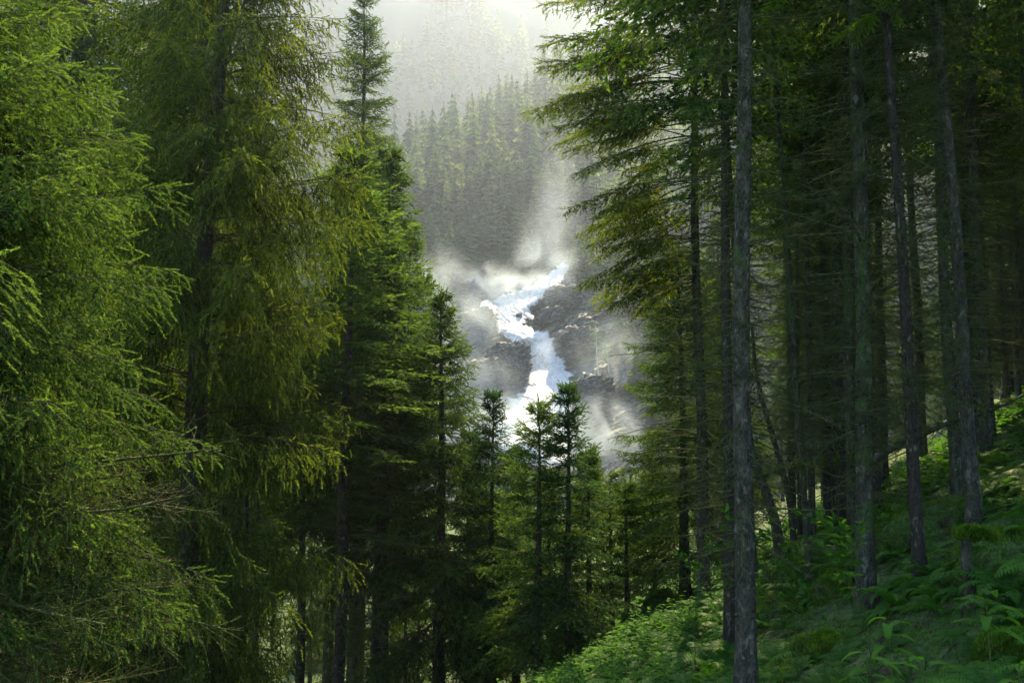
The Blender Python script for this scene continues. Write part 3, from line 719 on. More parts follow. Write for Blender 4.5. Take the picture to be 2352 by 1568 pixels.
# the deep stand behind
g = np.random.default_rng(77)
fixed = [(o.location.x, o.location.y) for o in bpy.data.objects if o.type == 'EMPTY' and o.parent is None]
def stand_ok(x, y):
    lip = -.7 + .17 * (y - 8)
    if x < max(lip + 2.6, 2.8) or x < .235 * y: return False
    if .365 < x / y < .465 and y > 19: return False       # the bright opening in the wood
    if .235 < x / y < .285 and y > 20: return False
    return all((x - a) ** 2 + (y - c) ** 2 > 1.5 for a, c in fixed)
SP_ = scatter(g, 2600, 3, 46, 13, 62, 2.15, stand_ok)
for (x, y) in SP_:
    b_ = (x, y, gz(x, y)); w_ = g.uniform(.11, .22) * FPX / y
    stand_tree(b_, (x - g.normal(.2, .18), y, b_[2] + 14), w_, int(g.integers(5)), 'thin shaded spruce trunk with dead side twigs deep in the stand', 'spruce trunks deep in the stand', 'stand_spruce')
# black stems down the left slope
for (bx, by, tx, wp, Y, lab) in [
    (775, 1500, 800, 30, 24, 'thick black trunk just past the edge of the hanging sprays'),
    (812, 1500, 832, 15, 28, 'thin black trunk next to the thick one past the hanging sprays'),
    (828, 1500, 845, 14, 31, 'black trunk half merged with its thin neighbour'),
    (858, 1500, 884, 20, 27, 'dark trunk seen from the ferny bottom up into the sunlit tiers'),
    (932, 1500, 940, 8, 33, 'pencil-thin black stem against the yellow-green light'),
    (960, 1500, 972, 7, 36, 'slanting pencil-thin stem beside the broad sunlit spruce'),
    (505, 1500, 512, 9, 26, 'thin stem showing through the hanging sprays near the main trunk'),
    (560, 1500, 575, 16, 25, 'shaded trunk behind the hanging sprays'),
    (590, 1500, 600, 12, 30, 'faint trunk farther behind the hanging sprays'),
    (210, 1500, 235, 22, 22, 'dark trunk under the dead lower boughs'),
    (300, 1500, 318, 14, 26, 'thin dark trunk in the gloom beside the lichen-dull twigs'),
    (95, 1500, 130, 20, 20, 'dark trunk at the shadowy edge below the bright boughs'),
    (20, 1500, 60, 18, 18, 'outermost dark trunk below the bright boughs')]:
    p = at(bx, by, Y); tp = at(tx, 700, Y); t2 = p + (tp - p) * 2
    stand_tree((p[0], Y, gz(p[0], Y)), t2, wp, {24: 2, 28: 3, 31: 2}.get(Y, 2 if Y % 2 else 4), lab, None, 'slope_spruce', 420 if bx > 600 else 250)
# background wood on the left, behind the two big spruces
g = np.random.default_rng(91)
src = [o for o in bpy.data.objects if o.name.startswith('slope_spruce')][:4]
tall = [o for o in bpy.data.objects if o.name.startswith('slender_spruce')]
def left_ok(x, y): return x / y < -.25 and x / y > -.62 and all((x - a) ** 2 + (y - c) ** 2 > 3 for a, c in fixed)
LP_ = scatter(g, 400, -50, -3, 33, 80, 4.6, left_ok)
for i, (x, y) in enumerate(LP_):
    s0 = (src + tall * 3)[i % (len(src) + 3)]; sc = g.uniform(.95, 1.25) * (1 if s0 in tall else 1.3)
    copytree(s0, (x, y, gz(x, y) - .2), g.uniform(0, 6.28), (sc, sc, sc * g.uniform(.95, 1.15)), 'shadowy spruce in the dense wood behind the hanging sprays', 'spruces in the dense wood behind the hanging sprays')
for (x, y, sc) in [(-13.5, 30, 1.45), (-17, 36, 1.6), (-20.5, 40, 1.6), (-11.8, 36, 1.35), (-15.5, 44, 1.7), (-9.8, 31, 1.1)]:
    copytree(tall[0], (x, y, gz(x, y) - .2), x, (sc, sc, sc), 'shadowy spruce in the dense wood behind the hanging sprays', 'spruces in the dense wood behind the hanging sprays')
# wood in the valley between the near trees and the falls
VP = scatter(g, 500, -60, 60, 62, 215, 7.5, lambda x, y: not (-.12 < x / y < .12 and y > 150))
for i, (x, y) in enumerate(VP):
    s0 = src[i % len(src)]; sc = g.uniform(.75, 1.05); zt = (at(1300, 1120, y)[2]) if -.09 < x / y < .13 else 99
    hh = 11.5
    if gz(x, y) + hh * sc > zt: sc = max(.35, (zt - gz(x, y)) / hh)
    copytree(s0, (x, y, gz(x, y) - .2), g.uniform(0, 6.28), (sc, sc, sc), 'sunlit spruce on the valley floor beyond the near trees', 'spruces on the valley floor before the falls')

# ------------------------------------------------------------------ undergrowth
def blades(mb, g, P, hgt, wid, lean, tone, mat=0, mseg=2):
    n = len(P); a = g.uniform(0, 6.28, n); d = np.stack([np.cos(a), np.sin(a), 0 * a], -1); s = np.stack([-np.sin(a), np.cos(a), 0 * a], -1)
    hh = hgt * g.uniform(.5, 1.3, n)[:, None]; l = lean * g.uniform(.2, 1.4, n)[:, None]; z = np.array([0, 0, 1.])
    m = P + z * hh * .6 + d * hh * l * .35; t = P + z * hh * (1 - .25 * l) + d * hh * l; w_ = wid * g.uniform(.7, 1.3, n)[:, None]
    V = np.stack([P - s * w_, P + s * w_, m - s * w_ * .8, m + s * w_ * .8, t], 1).reshape(-1, 3)
    F = (np.array([(0, 1, 3), (0, 3, 2), (2, 3, 4)])[None] + (np.arange(n) * 5)[:, None, None]).reshape(-1, 3)
    tt = tone + g.normal(0, .15, n)
    mb.add(V, F, mat, np.repeat(tt, 5) + np.tile([-.2, -.2, 0, 0, .15], n))
def on_ground(g, n, x0, x1, y0, y1, fn=None):
    x = g.uniform(x0, x1, n); y = y0 + (y1 - y0) * g.random(n) ** 1.5
    k = np.ones(n, bool) if fn is None else fn(x, y)
    x = x[k]; y = y[k]; return np.stack([x, y, h(x, y)], -1)
g = np.random.default_rng(61)
LIP = lambda y: -.7 + .17 * sp(y - 8, 2)
P = on_ground(g, 330000, -3, 19, 3.2, 30, lambda x, y: (x > LIP(y) - 1.2) & (np.abs(x / y) < .62) & (fbm(x * .9, y * .9, 3, 4) > -.28))
mb = MB(); blades(mb, g, P - [0, 0, .01], .05, .006, .9, .45 + .35 * fbm(P[:, 0] * 1.3, P[:, 1] * 1.3, 2, 2)); tag(mb.obj('moss', M_MOSS), 'bright green moss carpeting the humps of the hillside', 'moss', kind='stuff')
P = on_ground(g, 52000, -1.5, 3.6, 3.5, 14, lambda x, y: (x > LIP(y) - .3) & (x < .30 * y + .2) & (fbm(x * .8, y * .8, 2, 7) > -.12))
mb = MB(); blades(mb, g, P, .19, .0045, 1.1, .55); tag(mb.obj('grass', M_GRASS), 'soft lit grass on the bank at the foot of the broadest trunk', 'grass', kind='stuff')
P = on_ground(g, 16000, 2, 16, 4, 26, lambda x, y: (fbm(x * .6, y * .6, 2, 3) > .05) & (x / y < .6))
mb = MB(); blades(mb, g, P, .2, .005, 1.2, .3); tag(mb.obj('grass', M_FERN), 'dark wispy grass on the shaded hillside', 'grass', kind='stuff')

def leafshape(n=5):
    t = np.linspace(0, 1, n); w_ = np.sin(pi * t ** .75) ** .9 * .26
    c = np.stack([t, 0 * t, .10 * np.sin(t * pi) - .12 * t * t], -1)
    L_ = c + np.stack([0 * t, w_, .05 * w_ / .26], -1); R_ = c + np.stack([0 * t, -w_, .05 * w_ / .26], -1)
    V = np.concatenate([c, L_, R_]); F = []
    for k in range(n - 1):
        F += [(k, k + 1, n + k + 1), (k, n + k + 1, n + k), (k, 2 * n + k + 1, k + 1), (k, 2 * n + k, 2 * n + k + 1)]
    return V, np.array(F)
LV, LF = leafshape()
def leaves(mb, P, D, size, tone, g, mat=0, roll=.5):
    n = len(P); D = nrm(D); s = nrm(np.cross(D, np.array([0, 0, 1.])) + g.normal(0, roll * .3, (n, 3))); u = nrm(np.cross(s, D))
    V = P[:, None] + size[:, None, None] * (D[:, None] * LV[None, :, 0:1] + s[:, None] * LV[None, :, 1:2] + u[:, None] * LV[None, :, 2:3])
    F = (LF[None] + (np.arange(n) * len(LV))[:, None, None]).reshape(-1, 3)
    mb.add(V.reshape(-1, 3), F, mat, np.repeat(tone, len(LV)))
# leafy plants of the bank
P = on_ground(g, 2600, -2.2, 4.5, 5.5, 22, lambda x, y: (x > LIP(y) - 1.0) & (x < LIP(y) + 1.3 + .06 * y))
mb = MB(); st = []; sr = []
for p in P:
    hh = g.uniform(.22, .6); n = int(g.integers(5, 10)); a0 = g.uniform(0, 6.28); ln = g.normal(0, .18, 2)
    t = np.linspace(.35, 1, n); c = p + np.stack([ln[0] * t ** 2 * hh, ln[1] * t ** 2 * hh, t * hh], -1)
    st.append([p, p + [ln[0] * .25 * hh, ln[1] * .25 * hh, hh * .5], c[-1]]); sr.append([.004, .003, .0015])
    a = a0 + np.arange(n) * 2.2; D = np.stack([np.cos(a), np.sin(a), g.uniform(-.25, .35, n)], -1)
    leaves(mb, c, D, g.uniform(.08, .24, n) * (1.1 - .4 * t), .3 + .3 * t + g.normal(0, .25, n), g)
tubes(np.array(st), np.array(sr), 3, 1, .5, mb)
tag(mb.obj('undergrowth', [M_LEAF, M_TWIG]), 'low leafy plants spilling over the sunlit bank edge', 'undergrowth', kind='stuff')
P = on_ground(g, 9000, 1.5, 30, 4, 50, lambda x, y: (x / y < .6) & (fbm(x * .7, y * .7, 2, 5) > -.1))
mb = MB()
for p in P:
    n = 4; a = g.uniform(0, 6.28) + np.arange(n) * 1.6; D = np.stack([np.cos(a), np.sin(a), g.uniform(-.1, .3, n)], -1)
    leaves(mb, np.repeat(p[None] + [0, 0, g.uniform(.04, .24)], n, 0), D, g.uniform(.06, .15, n) * (1 if p[1] < 20 else 3.5), g.uniform(.1, .6, n), g)
tag(mb.obj('undergrowth', [M_LEAF]), 'small dark leafy plants among the ferns on the hillside', 'undergrowth', kind='stuff')

def fern_mesh(seed, nf=8, L=.6):
    g = np.random.default_rng(seed); mb = MB(); FP = []; FR = []
    for k in range(nf):
        a = 2 * pi * k / nf + g.uniform(-.3, .3); l = L * g.uniform(.7, 1.15); n = 22; t = np.linspace(0, 1, n); up = g.uniform(.8, 1.15)
        pt = up - 1.5 * t - .3 * t ** 2; d = np.stack([np.cos(pt) * cos(a), np.cos(pt) * sin(a), np.sin(pt)], -1)
        C = np.concatenate([np.zeros((1, 3)), np.cumsum(d[:-1] * l / (n - 1), 0)]); FP.append(C[::3]); FR.append(np.linspace(.004, .001, len(C[::3])))
        s = np.array([-sin(a), cos(a), 0])
        for sg in (-1, 1):
            i = np.arange(3, n); w_ = l * .24 * np.sin(pi * np.clip((t[i] - .06) / .98, 0, 1) ** .6) ** .8
            D = nrm(s * sg + d[i] * .45 + g.normal(0, .05, (len(i), 3)) - np.array([0, 0, .15])); nn = nrm(np.cross(D, s * sg * .2 + d[i]))
            wd = nrm(np.cross(nn, D)) * (l / n * .46)
            # toothed pinna: three segments
            q = [C[i] - wd * .5, C[i] + wd * .5, C[i] + D * w_[:, None] * .5 + wd, C[i] + D * w_[:, None] * .5 - wd, C[i] + D * w_[:, None] - np.array([0, 0, .02])]
            V = np.stack(q, 1).reshape(-1, 3); F = (np.array([(0, 1, 2), (0, 2, 3), (3, 2, 4)])[None] + (np.arange(len(i)) * 5)[:, None, None]).reshape(-1, 3)
            mb.add(V, F, 0, np.repeat(.35 + .35 * t[i], 5) + g.normal(0, .05))
    tubes(np.array(FP), np.array(FR), 3, 0, .4, mb)
    return mb.mesh('fern', [M_FERN])
FM = [fern_mesh(300 + k, 7 + k % 3, .5 + .08 * k) for k in range(4)]
FPs = scatter(g, 3000, 1.2, 14, 4.0, 20, .42, lambda x, y: x / y < .58 and x > LIP(y) + .9 and (x / y > .2 or y > 9) and fbm(x * .5, y * .5, 2, 2) > -.18)
FPs = FPs[np.argsort(FPs[:, 1])]; REST = scatter(g, 2600, 1.5, 17, 4.2, 26, .33, lambda x, y: x / y < .58 and x > LIP(y) + .9); FPs = FPs[:295]
for (x, y) in FPs:
    o = link('fern', FM[g.integers(4)]); sc = g.uniform(.6, 1.25); o.location = (x, y, gz(x, y) - .01); o.scale = (sc,) * 3
    o.rotation_euler = (g.normal(0, .12), g.normal(-.2, .12), g.uniform(0, 6.28))
    tag(o, 'green fern growing on the mossy hillside under the trunks', 'fern', 'ferns on the mossy hillside')

P = on_ground(g, 900, 1.5, 14, 4, 24, lambda x, y: x / y < .6); TP = []; TR = []
for p in P:
    a = g.uniform(0, 6.28); l = g.uniform(.15, .9); q = np.linspace(0, 1, 5); x = p[0] + cos(a) * l * q + g.normal(0, .02, 5); y = p[1] + sin(a) * l * q + g.normal(0, .02, 5)
    TP.append(np.stack([x, y, h(x, y) + .015 + g.uniform(0, .05)], -1)); TR.append(np.linspace(1, .4, 5) * g.uniform(.003, .011))
mb = tubes(np.array(TP), np.array(TR), 4, 0, .5, MB()); tag(mb.obj('litter', [M_BARKD]), 'fallen dead twigs littering the mossy hillside', 'litter', kind='stuff')
mb = MB()
for (x, y) in REST:
    me = FM[g.integers(4)]; V = np.empty(len(me.vertices) * 3, np.float32); me.vertices.foreach_get('co', V); V = V.reshape(-1, 3); F = np.empty(len(me.polygons) * 3, np.int32); me.polygons.foreach_get('vertices', F)
    a = g.uniform(0, 6.28); s_ = g.uniform(.3, .65); W = np.stack([V[:, 0] * cos(a) - V[:, 1] * sin(a), V[:, 0] * sin(a) + V[:, 1] * cos(a), V[:, 2]], -1) * s_; W[:, 2] += .35 * W[:, 0]
    mb.add(W + [x, y, gz(x, y)], F, 0, g.uniform(.1, .8))
tag(mb.obj('undergrowth', [M_FERN]), 'small young ferns packed between the larger ones on the hillside', 'undergrowth', kind='stuff')
# moss mounds
def mound(px, py, rx, rz, label, seed, Y=None):
    c = hit(px, py); g = np.random.default_rng(seed); n = 40; m = 64
    th = np.linspace(0, pi * .62, n)[:, None]; ph = np.linspace(0, 2 * pi, m, endpoint=False)[None]
    D = np.stack([np.sin(th) * np.cos(ph), np.sin(th) * np.sin(ph), np.cos(th) + 0 * ph], -1)
    f = 1 + .35 * fbm(D[..., 0] * 1.8 + seed, D[..., 1] * 1.8 + D[..., 2], 4, seed)
    P = D * f[..., None] * np.array([rx, rx * .9, rz]); P[..., 2] -= rz * .15
    i = np.arange(n - 1)[:, None] * m + np.arange(m)[None]; i2 = np.arange(n - 1)[:, None] * m + ((np.arange(m) + 1) % m)[None]
    F = np.concatenate([np.stack([i, i + m, i2 + m], -1).reshape(-1, 3), np.stack([i, i2 + m, i2], -1).reshape(-1, 3)])
    root = empty('mossy_boulder', c, label, 'boulder')
    MB().add(P.reshape(-1, 3), F).obj('rock', M_GROUND, root, smooth=True)
    k = g.integers(0, n * m, 9000); V = P.reshape(-1, 3)[k] + g.normal(0, .012, (9000, 3)); mb = MB(); blades(mb, g, V - [0, 0, .01], .05, .006, 1.0, .5)
    mb.obj('moss', M_MOSS, root)
mound(1530, 1400, .62, .62, 'moss-covered boulder humped up at the edge of the leafy bank', 1)
mound(1925, 1370, .38, .42, 'dark mossy mound pressed against the lichen-blotched trunk', 2)
mound(1830, 1330, .5, .35, 'low mossy boulder behind the leafy sapling', 3)
mound(2330, 1500, .3, .22, 'small bright mossy boulder near the lowest ferns', 4)
mound(2160, 1215, .8, .5, 'bright moss hump on the slope behind the leaning trunk', 6)
mound(1780, 1420, .45, .4, 'rounded mossy boulder behind the broadest trunk', 7)
mound(2320, 1300, .7, .45, 'big moss-covered hump near the edge above the long-leaved herb', 8)
mound(1900, 1500, .4, .25, 'flat mossy stone among the ferns below the saplings', 9)
mound(2060, 1250, .6, .5, 'moss-covered hump between the lichen-blotched and leaning trunks', 5)

# capped stump
c = hit(2228, 1405); g = np.random.default_rng(66)
root = empty('mossy_stump', c, 'slim broken stump wearing a flat cap of moss on the hillside', 'stump')
sc_ = c[1] / FPX; Hs = 165 * sc_; tb = MB()
z = np.array([-.3, 0, .05, .15, .4, .7, 1.0]) * Hs; z[0] = -.3
tubes([np.stack([.02 * np.sin(z * 9), 0 * z, z], -1)], [np.array([.085, .08, .068, .055, .05, .048, .045]) * c[1] / 9], 12, 0, .5, tb)
tb.obj('trunk', [M_BARKM], root, smooth=True)
P = g.normal(0, 1, (2600, 3)) * np.array([.075, .05, .022]) + (g.random((2600, 1)) < .3) * np.array([.1, .02, -.02]) * c[1] / 9 + [.06, 0, Hs + .02]; P[:, 2] += -.25 * P[:, 0] ** 2
mb = MB(); blades(mb, g, P, .06, .008, 1.2, .5); 
q = np.linspace(-.12, .2, 8); tubes([np.stack([q * c[1] / 9, .03 * np.sin(q * 8), Hs - .01 - .2 * q ** 2], -1)], [np.array([.01, .03, .045, .055, .055, .045, .03, .01]) * c[1] / 9], 8, 0, .2, mb)
mb.obj('moss_cap', [M_MOSS], root)

# fallen dead trunks on the slope
def fallen(a, b, r, label, seed, lift=.25):
    g = np.random.default_rng(seed); A = np.array(a, float); B = np.array(b, float); t = np.linspace(0, 1, 12)[:, None]
    P = A * (1 - t) + B * t + np.stack([.05 * np.sin(t[:, 0] * 7), 0 * t[:, 0], .10 * np.sin(t[:, 0] * 5)], -1); P[:, 2] -= (1 - t[:, 0]) * t[:, 0] * .3
    root = empty('fallen_branch', A, label, 'branch'); tb = MB(); tubes([P - A], [np.linspace(r, r * .35, 12)], 8, 0, .5, tb)
    TP = []; TR = []
    for _ in range(40):
        k = g.integers(0, 11); d = nrm(g.normal(0, 1, 3)); l = g.uniform(.1, .5); u = np.linspace(0, 1, 4)[:, None]
        TP.append(P[k] - A + d * l * u + g.normal(0, .2, 3) * l * u ** 2); TR.append(np.array([.006, .004, .003, .002]))
    tubes(np.array(TP), np.array(TR), 4, 0, .5, tb); tb.obj('bough', [M_BARKD], root, smooth=True)
    V = np.repeat(P - A, 150, 0) + g.normal(0, .03, (1800, 3)); mb = MB(); blades(mb, g, V, .05, .005, 1.2, .35); mb.obj('moss', M_MOSS, root)
fallen(at(1990, 1060, 15.5), at(2352, 890, 16.5), .06, 'dark fallen bough slanting across the trunks toward the hilltop', 1)
fallen(at(1700, 1110, 17), at(2020, 1020, 16), .03, 'thin mossy bough lying across the dark trunks', 2)

# dead leaning tree and the broken stem beside the bright gap
for (a, b_, r, lab) in [((1805, 1110, 21), (1750, 850, 21), .075, 'leaning crooked dead stem in the bright gap beside the broadest trunk'),
                        ((1775, 1180, 19), (1735, 1000, 19), .12, 'dark slanting stem rising behind the broadest trunk')]:
    A = at(*a); B = at(*b_); A0 = A + (A - B) * .3; A0[2] = min(A0[2], gz(A0[0], A0[1]) - .1); root = empty('leaning_stem', A0, lab, 'dead tree'); tb = MB()
    t = np.linspace(0, 1, 14)[:, None]; C = A0 + (B - A0) * 1.25 * t; C[:, 0] += .12 * np.sin(t[:, 0] * 6)
    tubes([C - A0], [np.linspace(r, r * .45, 14)], 8, 0, .5, tb); g = np.random.default_rng(8); TP = []; TR = []
    for _ in range(70):
        k = g.integers(3, 13); d = nrm(g.normal(0, 1, 3)); l = g.uniform(.3, 1.1); u = np.linspace(0, 1, 4)[:, None]
        TP.append(C[k] - A0 + d * l * u + g.normal(0, .4, 3) * l * u ** 2); TR.append(np.array([.012, .008, .005, .003]))
    tubes(np.array(TP), np.array(TR), 4, 0, .5, tb); tb.obj('trunk', [M_BARKD], root, smooth=True)

# ---- saplings with broad leaves
def sapling(base, stems, label, seed, ls=(.08, .14), rs=.006, name='sapling', tone=.45, lm=None, extra=14):
    base = np.array(base, float); g = np.random.default_rng(seed); root = empty(name, base, label, 'sapling' if name == 'sapling' else 'plant'); tb = MB(); lb = MB()
    for s in stems:
        S_ = np.array(s, float); C0 = np.concatenate([[base], S_]); t = np.linspace(0, len(C0) - 1, 12); k = np.clip(t.astype(int), 0, len(C0) - 2); f = (t - k)[:, None]
        C = C0[k] * (1 - f) + C0[k + 1] * f; C += g.normal(0, .008, C.shape); tubes([C - base], [np.linspace(rs, rs * .35, 12)], 5, 0, .5, tb)
        TP = []; TR = []; tips = [(C[-1], C[-1] - C[-3])]
        for _ in range(extra):
            kq = g.integers(4, 12); d = nrm(nrm(C[kq] - C[kq - 2]) + g.normal(0, .8, 3)); l = g.uniform(.08, .35); u = np.linspace(0, 1, 4)[:, None]
            tp = C[kq] + d * l * u + np.array([0, 0, .1]) * l * u ** 2; TP.append(tp - base); TR.append(np.array([.5, .4, .3, .25]) * rs); tips.append((tp[-1], tp[-1] - tp[-2])); 
            if g.random() < .6: tips.append((tp[2], tp[2] - tp[1]))
        tubes(np.array(TP), np.array(TR), 4, 0, .5, tb)
        for (p, d) in tips:
            n = int(g.integers(2, 5)); D = nrm(d)[None] * .8 + g.normal(0, .8, (n, 3)) * [1, 1, .5] + [0, 0, .1]
            leaves(lb, np.repeat((p - base)[None], n, 0), D, g.uniform(*ls, n), tone + g.normal(0, .25, n), g, 0, 1.5)
    tb.obj('stem', [M_TWIG], root, smooth=True); lb.obj('leaves', [lm or M_LEAF], root); return root
b1 = hit(1835, 1560)
sapling(b1, [[at(1800, 1400, b1[1]), at(1760, 1290, b1[1] - .3), at(1700, 1235, b1[1] - .4)], [at(1822, 1380, b1[1]), at(1815, 1290, b1[1]), at(1800, 1225, b1[1])],
             [at(1860, 1420, b1[1]), at(1790, 1340, b1[1]), at(1760, 1240, b1[1] - .2)]], 'broad-leaved sapling with several thin stems just beyond the broadest trunk', 5, (.07, .13))
b2 = hit(2010, 1540)
sapling(b2, [[at(1960, 1350, b2[1]), at(1930, 1270, b2[1]), at(1905, 1215, b2[1])], [at(1985, 1380, b2[1]), at(1950, 1290, b2[1] - .1), at(1975, 1225, b2[1] - .1)]],
        'broad-leaved sapling with glossy leaves in front of the lichen-blotched trunk', 6, (.07, .14))
b3 = hit(1600, 1560)
sapling(b3, [[at(1595, 1440, b3[1]), at(1610, 1340, b3[1]), at(1580, 1290, b3[1])], [at(1620, 1430, b3[1]), at(1650, 1330, b3[1]), at(1640, 1270, b3[1])]],
        'small sapling with pale rounded leaves over the mossy boulder', 7, (.06, .12))
# long-leaved herbs close to the lens
def herb(px, py, Y, label, seed, n=9, ls=(.14, .24)):
    top = at(px, py, Y); base = np.array([top[0], top[1], gz(top[0], top[1])]); g = np.random.default_rng(seed)
    root = empty('long_leaved_plant', base, label, 'plant'); tb = MB(); lb = MB(); T = top - base
    tubes([np.array([[0, 0, -.05], T * .5 + [.02, 0, 0], T])], [[.005, .004, .002]], 5, 0, .5, tb)
    a = np.arange(n) * 2.4 + seed; D = np.stack([np.cos(a), np.sin(a) * .8, g.uniform(-.15, .45, n)], -1); P = T[None] - np.linspace(0, .12, n)[:, None] * nrm(T)[None]
    nn = nrm(D); s = nrm(np.cross(nn, [0, 0, 1.])); u = np.cross(s, nn); sz = g.uniform(*ls, n) * .8
    V = P[:, None] + sz[:, None, None] * (nn[:, None] * LV[None, :, 0:1] + s[:, None] * LV[None, :, 1:2] * .55 + u[:, None] * (LV[None, :, 2:3] - .25 * LV[None, :, 0:1] ** 2))
    lb.add(V.reshape(-1, 3), (LF[None] + (np.arange(n) * len(LV))[:, None, None]).reshape(-1, 3), 0, np.repeat(g.uniform(.0, .7, n), len(LV)))
    tb.obj('stem', [M_TWIG], root, smooth=True); lb.obj('leaves', [M_LEAF], root, smooth=True)
herb(2265, 1372, 3.6, 'tall herb with long pale leaves in front of the capped stump', 1, 8, (.14, .24))
herb(2040, 1425, 4.2, 'herb with narrow bright leaves fanned out over the ferns', 2, 8, (.12, .22))
herb(1990, 1500, 3.6, 'lower herb with arching bright leaves near the lichen-blotched trunk', 3, 7, (.12, .2))
herb(2120, 1520, 3.4, 'arching long-leaved herb among the lowest ferns', 4, 7, (.12, .2))
herb(2340, 1530, 3.0, 'upright bright-leaved herb by the small mossy boulder', 5, 6, (.12, .2))

# ---- mossy crooked bough with beard lichen, and the bright sprig
g = np.random.default_rng(71)
def beard(mb, g, p, L, w_, n=140):
    b_ = p + g.normal(0, 1, (n, 3)) * [w_, w_, .02]; l = L * g.uniform(.3, 1, n)[:, None]; s = nrm(g.normal(0, 1, (n, 3)) * [1, 1, 0]) * .004
    m = b_ - [0, 0, 1] * l * .5 + g.normal(0, .02, (n, 3)); e = b_ - [0, 0, 1] * l + g.normal(0, .03, (n, 3))
    V = np.stack([b_ - s, b_ + s, m + s, m - s, e], 1).reshape(-1, 3); F = (np.array([(0, 1, 2), (0, 2, 3), (3, 2, 4)])[None] + (np.arange(n) * 5)[:, None, None]).reshape(-1, 3)
    mb.add(V, F, 0, np.repeat(g.uniform(.2, .9, n), 5))
host = [o for o in bpy.data.objects if o.get('label', '').startswith('grey-green trunk')][0]
Yb = host.location.y - .3
inv = (Matrix.Translation(host.location) @ host.rotation_euler.to_matrix().to_4x4()).inverted()
def loc(p): v = inv @ Vector([float(q) for q in p]); return np.array(v)
pts = [(2238, 60, Yb), (2140, 200, Yb - 1.5), (2060, 262, Yb - 3), (2000, 330, Yb - 4), (1965, 395, Yb - 4.5), (1925, 450, Yb - 5), (1870, 500, Yb - 5), (1815, 545, Yb - 5)]
C = np.array([loc(at(*p)) for p in pts]); t = np.linspace(0, len(C) - 1, 30); k = np.clip(t.astype(int), 0, len(C) - 2); f = (t - k)[:, None]; C = C[k] * (1 - f) + C[k + 1] * f + g.normal(0, .02, (30, 3))
tb = MB(); tubes([C], [np.linspace(.035, .008, 30)], 6, 0, .5, tb); TP = []; TR = []
for _ in range(150):
    q = g.integers(3, 30); d = nrm(g.normal(0, 1, 3)); l = g.uniform(.1, .55); u = np.linspace(0, 1, 4)[:, None]
    TP.append(C[q] + d * l * u + g.normal(0, .3, 3) * l * u ** 2); TR.append(np.array([.006, .005, .003, .002]))
tubes(np.array(TP), np.array(TR), 4, 0, .5, tb); lb = tb.obj('mossy_bough', [M_BARKD], host, smooth=True)
lm = MB()
for (px, py, L, w_) in [(1975, 335, .34, .07), (1960, 375, .2, .05), (2030, 180, .25, .05), (2145, 165, .2, .05), (1920, 440, .22, .04), (1908, 470, .12, .03), (1830, 370, .25, .03), (1835, 515, .1, .04), (1765, 190, .28, .05), (2280, 165, .2, .05), (2008, 230, .16, .04)]:
    beard(lm, g, loc(at(px, py, Yb - 4.6)), L, w_)
V = C[g.integers(0, 30, 2500)] + g.normal(0, .03, (2500, 3)); blades(lm, g, V, .05, .005, 1.2, .3)
lm.obj('lichen', [M_LICH], lb)
host = [o for o in bpy.data.objects if o.get('label', '').startswith('stout trunk')][0]
inv = (Matrix.Translation(host.location) @ host.rotation_euler.to_matrix().to_4x4()).inverted()
mb = MB(); lat = []
for (A, B) in [((2075, -60), (2010, 30)), ((2010, 30), (1915, 92)), ((2040, 0), (2065, 50)), ((1985, 50), (1970, 90)), ((2000, 30), (1998, 60)), ((1790, -20), (1755, 36)), ((1785, -10), (1788, 15))]:
    Yq = host.location.y - .8
    a_ = loc(at(*A, Yq)); b_ = loc(at(*B, Yq)); n = 34; u = np.linspace(0, 1, n)[:, None]; P = a_ + (b_ - a_) * u; d = nrm(b_ - a_)
    Dr = nrm(d[None] + g.normal(0, .45, (n, 3))); needles(mb, g, (P, Dr, np.full(n, .13), np.full(n, .7)), dict(DN, K=16, nl=.045), 0); lat.append(np.linspace(a_, b_, 4))
tubes(np.array(lat), np.tile([.008, .006, .004, .003], (len(lat), 1)), 4, 1, .5, mb)
a_ = loc(at(2075, -60, Yq)); tubes([np.array([[0, 0, a_[2] - .3], a_ * .5 + [0, 0, a_[2] * .5], a_])], [[.02, .012, .008]], 5, 1, .5, mb)
mb.obj('bright_sprig', [M_NEEDY, M_TWIG], host)

# ---- two pale birch trunks on the ledge
for (px, p0, p1, lab) in [(1370, 857, 750, 'pale bare birch stem on the ledge beside the main fall'), (1394, 850, 790, 'shorter pale birch stem next to the taller one on the ledge')]:
    b_ = on_cliff(px, p0, 4); s = b_[1] / FPX; root = empty('birch', b_, lab, 'birch'); tb = MB(); H = (p0 - p1) * s; z = np.linspace(-1, H, 9)
    tubes([np.stack([-.5 * np.exp(-z / 4) * -1, 0 * z, z], -1)], [np.linspace(.22, .08, 9)], 7, 0, .5, tb); g = np.random.default_rng(4); TP = []; TR = []
    for _ in range(24):
        z_ = g.uniform(.45, 1) * H; d = nrm(g.normal(0, 1, 3) + [0, 0, .5]); u = np.linspace(0, 1, 3)[:, None]; TP.append([.0, 0, z_] + d * g.uniform(1, 2.5) * u); TR.append([.06, .04, .02])
    tubes(np.array(TP), np.array(TR), 4, 0, .5, tb); tb.obj('trunk', [M_BIRCH], root, smooth=True)
    mb = MB(); P = np.concatenate([t_[1:] for t_ in TP]) ; P = np.repeat(P, 8, 0) + g.normal(0, .5, (len(P) * 8, 3)); leaves(mb, P, g.normal(0, 1, P.shape), np.full(len(P), .35), g.uniform(.3, .9, len(P)), g); mb.obj('crown', [M_LEAF], root)

